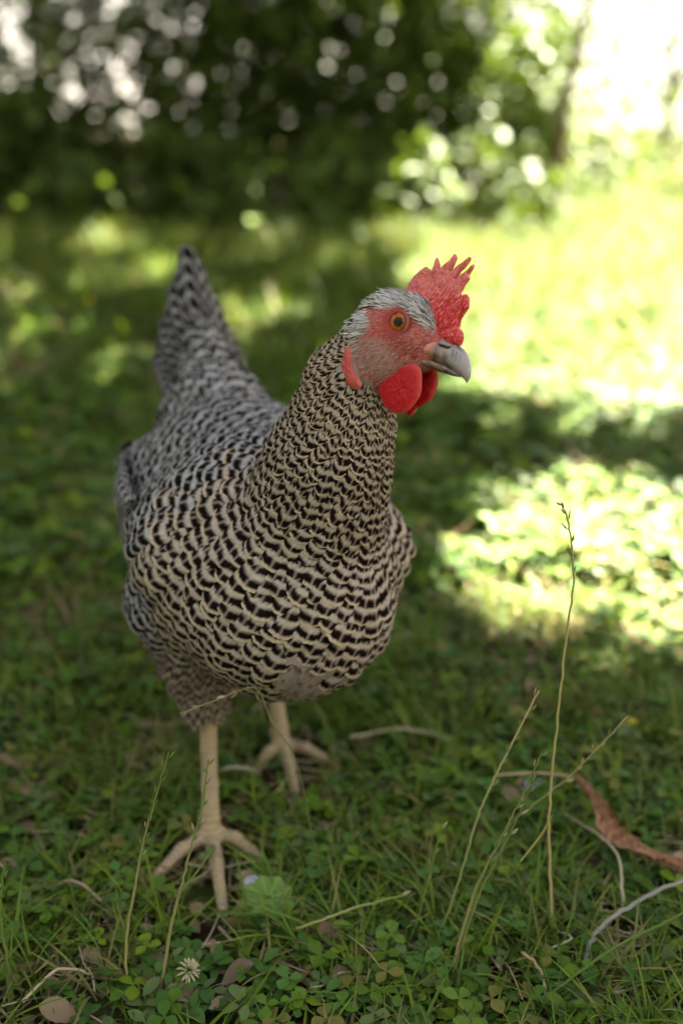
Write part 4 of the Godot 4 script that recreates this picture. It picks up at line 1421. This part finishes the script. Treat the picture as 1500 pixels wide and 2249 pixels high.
	twig("loose_straw", "pale straw lying across behind the far foot", "stem", [[0.0076, 0.018, -0.7606], [0.0498, 0.024, -0.7641], [0.0912, 0.018, -0.7571]], 0.0016, 0.0010, Color(0.30, 0.26, 0.17))
	twig("loose_straw", "tan straw in the lower left corner", "stem", [[-0.1873, 0.015, -0.4800], [-0.1704, 0.022, -0.4976], [-0.1528, 0.012, -0.5049]], 0.0011, 0.0008, Color(0.33, 0.25, 0.16))
	twig("loose_straw", "arched brown straw left of the near foot", "stem", [[-0.1951, 0.012, -0.5830], [-0.1780, 0.022, -0.5762], [-0.1503, 0.010, -0.5608]], 0.0012, 0.0008, Color(0.27, 0.20, 0.14))
	twig("loose_straw", "pale straw between the two feet of the hen", "stem", [[-0.0975, 0.018, -0.7107], [-0.083, 0.022, -0.711], [-0.0687, 0.018, -0.7119]], 0.0015, 0.0011, Color(0.36, 0.31, 0.25))
	# the curled brown leaf on the right
	var lp := path_of([[0.1733, 0.045, -0.6645], [0.1833, 0.040, -0.6351], [0.1913, 0.030, -0.6172], [0.2037, 0.030, -0.5973], [0.2270, 0.030, -0.5761]])
	var dl := thing("brown_leaf", "curled dry brown leaf lying at the right edge", "leaf", lp[0] * Vector3(1, 0, 1))
	var path := smooth_path(lp, 8)
	var s := Sheet.new()
	for r in path.size():
		var t := float(r) / (path.size() - 1)
		var d: Vector3 = (path[mini(r + 1, path.size() - 1)] - path[maxi(r - 1, 0)]).normalized()
		var side := d.cross(Vector3.UP).normalized()
		var up := side.cross(d)
		var w := 0.0025 + 0.0082 * sin(PI * pow(t, 0.9)) * (0.75 + 0.5 * noise.get_noise_1d(t * 9.0)) + 0.006 * smoothstep(0.75, 0.95, t)
		for q in 9:
			var u := q / 4.0 - 1.0
			var curl := 1.1 + 0.9 * sin(t * 7.0 + u)
			var p: Vector3 = path[r] - dl.position + side * (sin(u * curl) / curl * w * 1.1) + up * ((1.0 - cos(u * curl)) / curl * w * 1.2 + 0.0016 * noise.get_noise_2d(t * 22.0, u * 4.0) + 0.0006 * sin(t * 70.0 - absf(u) * 5.0))
			var c := Color(0.13, 0.06, 0.032).lerp(Color(0.28, 0.14, 0.075), clampf(0.45 + noise.get_noise_2d(t * 14.0, u * 5.0) + 0.25 * sin(t * 70.0 - absf(u) * 5.0), 0, 1))
			s.add(p, up, c * (0.8 if q == 4 else 1.0))
	s.grid_normals(path.size(), 9)
	for k in s.n.size():
		if s.n[k].y < 0.0:
			s.n[k] = -s.n[k]
	s.grid_faces(path.size(), 9)
	part("blade", s.mesh(M.straw), dl)
	var ps := Sheet.new()
	tube(ps, smooth_path(path_of([[0.1733, 0.045, -0.6645], [0.1461, 0.046, -0.6674], [0.1141, 0.050, -0.6589]]).map(func(p): return p - dl.position), 6), 0.0009, 0.0007, 5, Color(0.34, 0.22, 0.14), Color(0.34, 0.24, 0.16))
	part("leaf_stalk", ps.mesh(M.straw), dl)
	# lobed leaf, pebbles, clover head, yellow flower, two sunlit blades
	var lf := thing("lobed_leaf", "light green scalloped leaf in front of the near foot", "leaf", Vector3(-0.0485, 0, -0.562))
	var ls := Sheet.new()
	var cen := Vector3(0, 0.020, 0)
	var dirn := Vector3(0.1, 0.75, 0.65).normalized()
	var ax := dirn.cross(Vector3.UP).normalized()
	var ay := ax.cross(dirn)
	ls.add(cen, dirn, Color(0.11, 0.19, 0.04))
	for r in 3:
		for q in 48:
			var a := TAU * q / 48
			var rad := 0.0155 * (0.86 + 0.14 * absf(cos(a * 4.5))) * (1.0 - 0.45 * smoothstep(0.5, 0.0, absf(wrapf(a - PI * 1.5, -PI, PI)))) * (r + 1) / 3.0
			var rib := 0.0010 * cos(a * 9.0) * (r + 1) / 3.0
			ls.add(cen + ax * cos(a) * rad * 1.15 + ay * sin(a) * rad + dirn * (rib - rad * 0.12), dirn, Color(0.10, 0.17, 0.04).lerp(Color(0.15, 0.22, 0.05), clampf(cos(a * 9.0), 0, 1)))
	for q in 48:
		ls.tri(0, 1 + q, 1 + (q + 1) % 48)
	ls.grid_faces(3, 48, 1, true)
	part("blade", ls.mesh(M.leaf), lf)
	var lst := Sheet.new()
	tube(lst, [Vector3(0.004, 0, -0.006), Vector3(0.002, 0.01, -0.004), cen], 0.0009, 0.0008, 5, Color(0.12, 0.17, 0.05), Color(0.12, 0.17, 0.05))
	part("leaf_stalk", lst.mesh(M.leaf), lf)
	for q in [[Vector3(-0.0547, 0.006, -0.590), 0.013, "smooth grey pebble behind the light green leaf"], [Vector3(0.1557, 0.006, -0.7058), 0.012, "pale grey pebble behind the grass stalks on the right"]]:
		var st := blob([[mm(-5, 0, 0), q[1] * 0.75, mm(4, 1, 2), q[1] * 0.65, 0.008, Vector3(1, 1.25, 1)]], 0.002)
		for k in st.v.size():
			var g := noise.get_noise_3d(st.v[k].x * 160.0, st.v[k].y * 160.0, st.v[k].z * 160.0)
			st.v[k] += st.n[k] * g * 0.0012
			st.c[k] = Color(0.30, 0.30, 0.34) * (1.0 + g * 0.4)
		tag(part("pebble", st.mesh(M.stone), self, Transform3D(Basis(), q[0])), q[2], "pebble", "pebbles in the grass")
	var fl := thing("clover_flower", "withered white clover flower head near the bottom edge", "flower", Vector3(-0.0948, 0, -0.5021))
	var fs := Sheet.new()
	tube(fs, [Vector3.ZERO, Vector3(0.002, 0.008, 0), Vector3(0.002, 0.016, 0)], 0.0008, 0.0007, 5, green, green)
	part("stem", fs.mesh(M.leaf), fl)
	var pet := Sheet.new()
	leaf_sheet(pet, Vector3.ZERO, Vector3(0, 1, 0), Vector3(0, 0, 1), 0.006, 0.0016, 0.6, 0.1, Color(0.30, 0.26, 0.15), 0.6, 4)
	var petm := pet.mesh(M.straw)
	for k in 42:
		var a := k * 2.399
		var y := 1.0 - 1.7 * (k + 0.5) / 42
		var d := Vector3(cos(a) * sqrt(1 - y * y), y, sin(a) * sqrt(1 - y * y))
		part("petal", petm, fl, Transform3D(look_basis(d, Vector3(0.3, 0.9, 0.1)), Vector3(0.002, 0.017, 0) + d * 0.002))
	var yf := thing("yellow_flower", "tiny yellow flower right of the tallest stalk", "flower", Vector3(0.2451, 0, -0.7746))
	var ys := Sheet.new()
	tube(ys, [Vector3.ZERO, Vector3(0.001, 0.012, 0), Vector3(0.0, 0.024, 0.002)], 0.0007, 0.0006, 5, green, green)
	part("stem", ys.mesh(M.leaf), yf)
	var yp := Sheet.new()
	leaf_sheet(yp, Vector3.ZERO, Vector3(0, 1, 0), Vector3(0, 0, 1), 0.006, 0.004, 0.3, -0.1, Color(0.60, 0.45, 0.03), 0.6, 4)
	var ypm := yp.mesh(M.leaf)
	for k in 6:
		var a := TAU * k / 6
		part("petal", ypm, yf, Transform3D(look_basis(Vector3(cos(a), 0.5, sin(a)), Vector3(-cos(a) * 0.4, 1, -sin(a) * 0.4)), Vector3(0, 0.024, 0.002)))
	for q in [[Vector3(0.1482, 0, -1.30), 0.085, 0.30, "broad sunlit grass blade beside the breast of the hen"], [Vector3(0.3234, 0, -1.559), 0.09, 0.2, "broad sunlit grass blade farther back on the right"]]:
		var bs := Sheet.new()
		blade(bs, Vector3.ZERO, Vector3(q[2], 1, 0.15).normalized(), q[1], 0.012, 0.25, Color(0.13, 0.18, 0.035), 8)
		tag(part("broad_grass", bs.mesh(M.leaf), self, Transform3D(Basis(), q[0])), q[3], "grass blade", "broad sunlit grass blades")
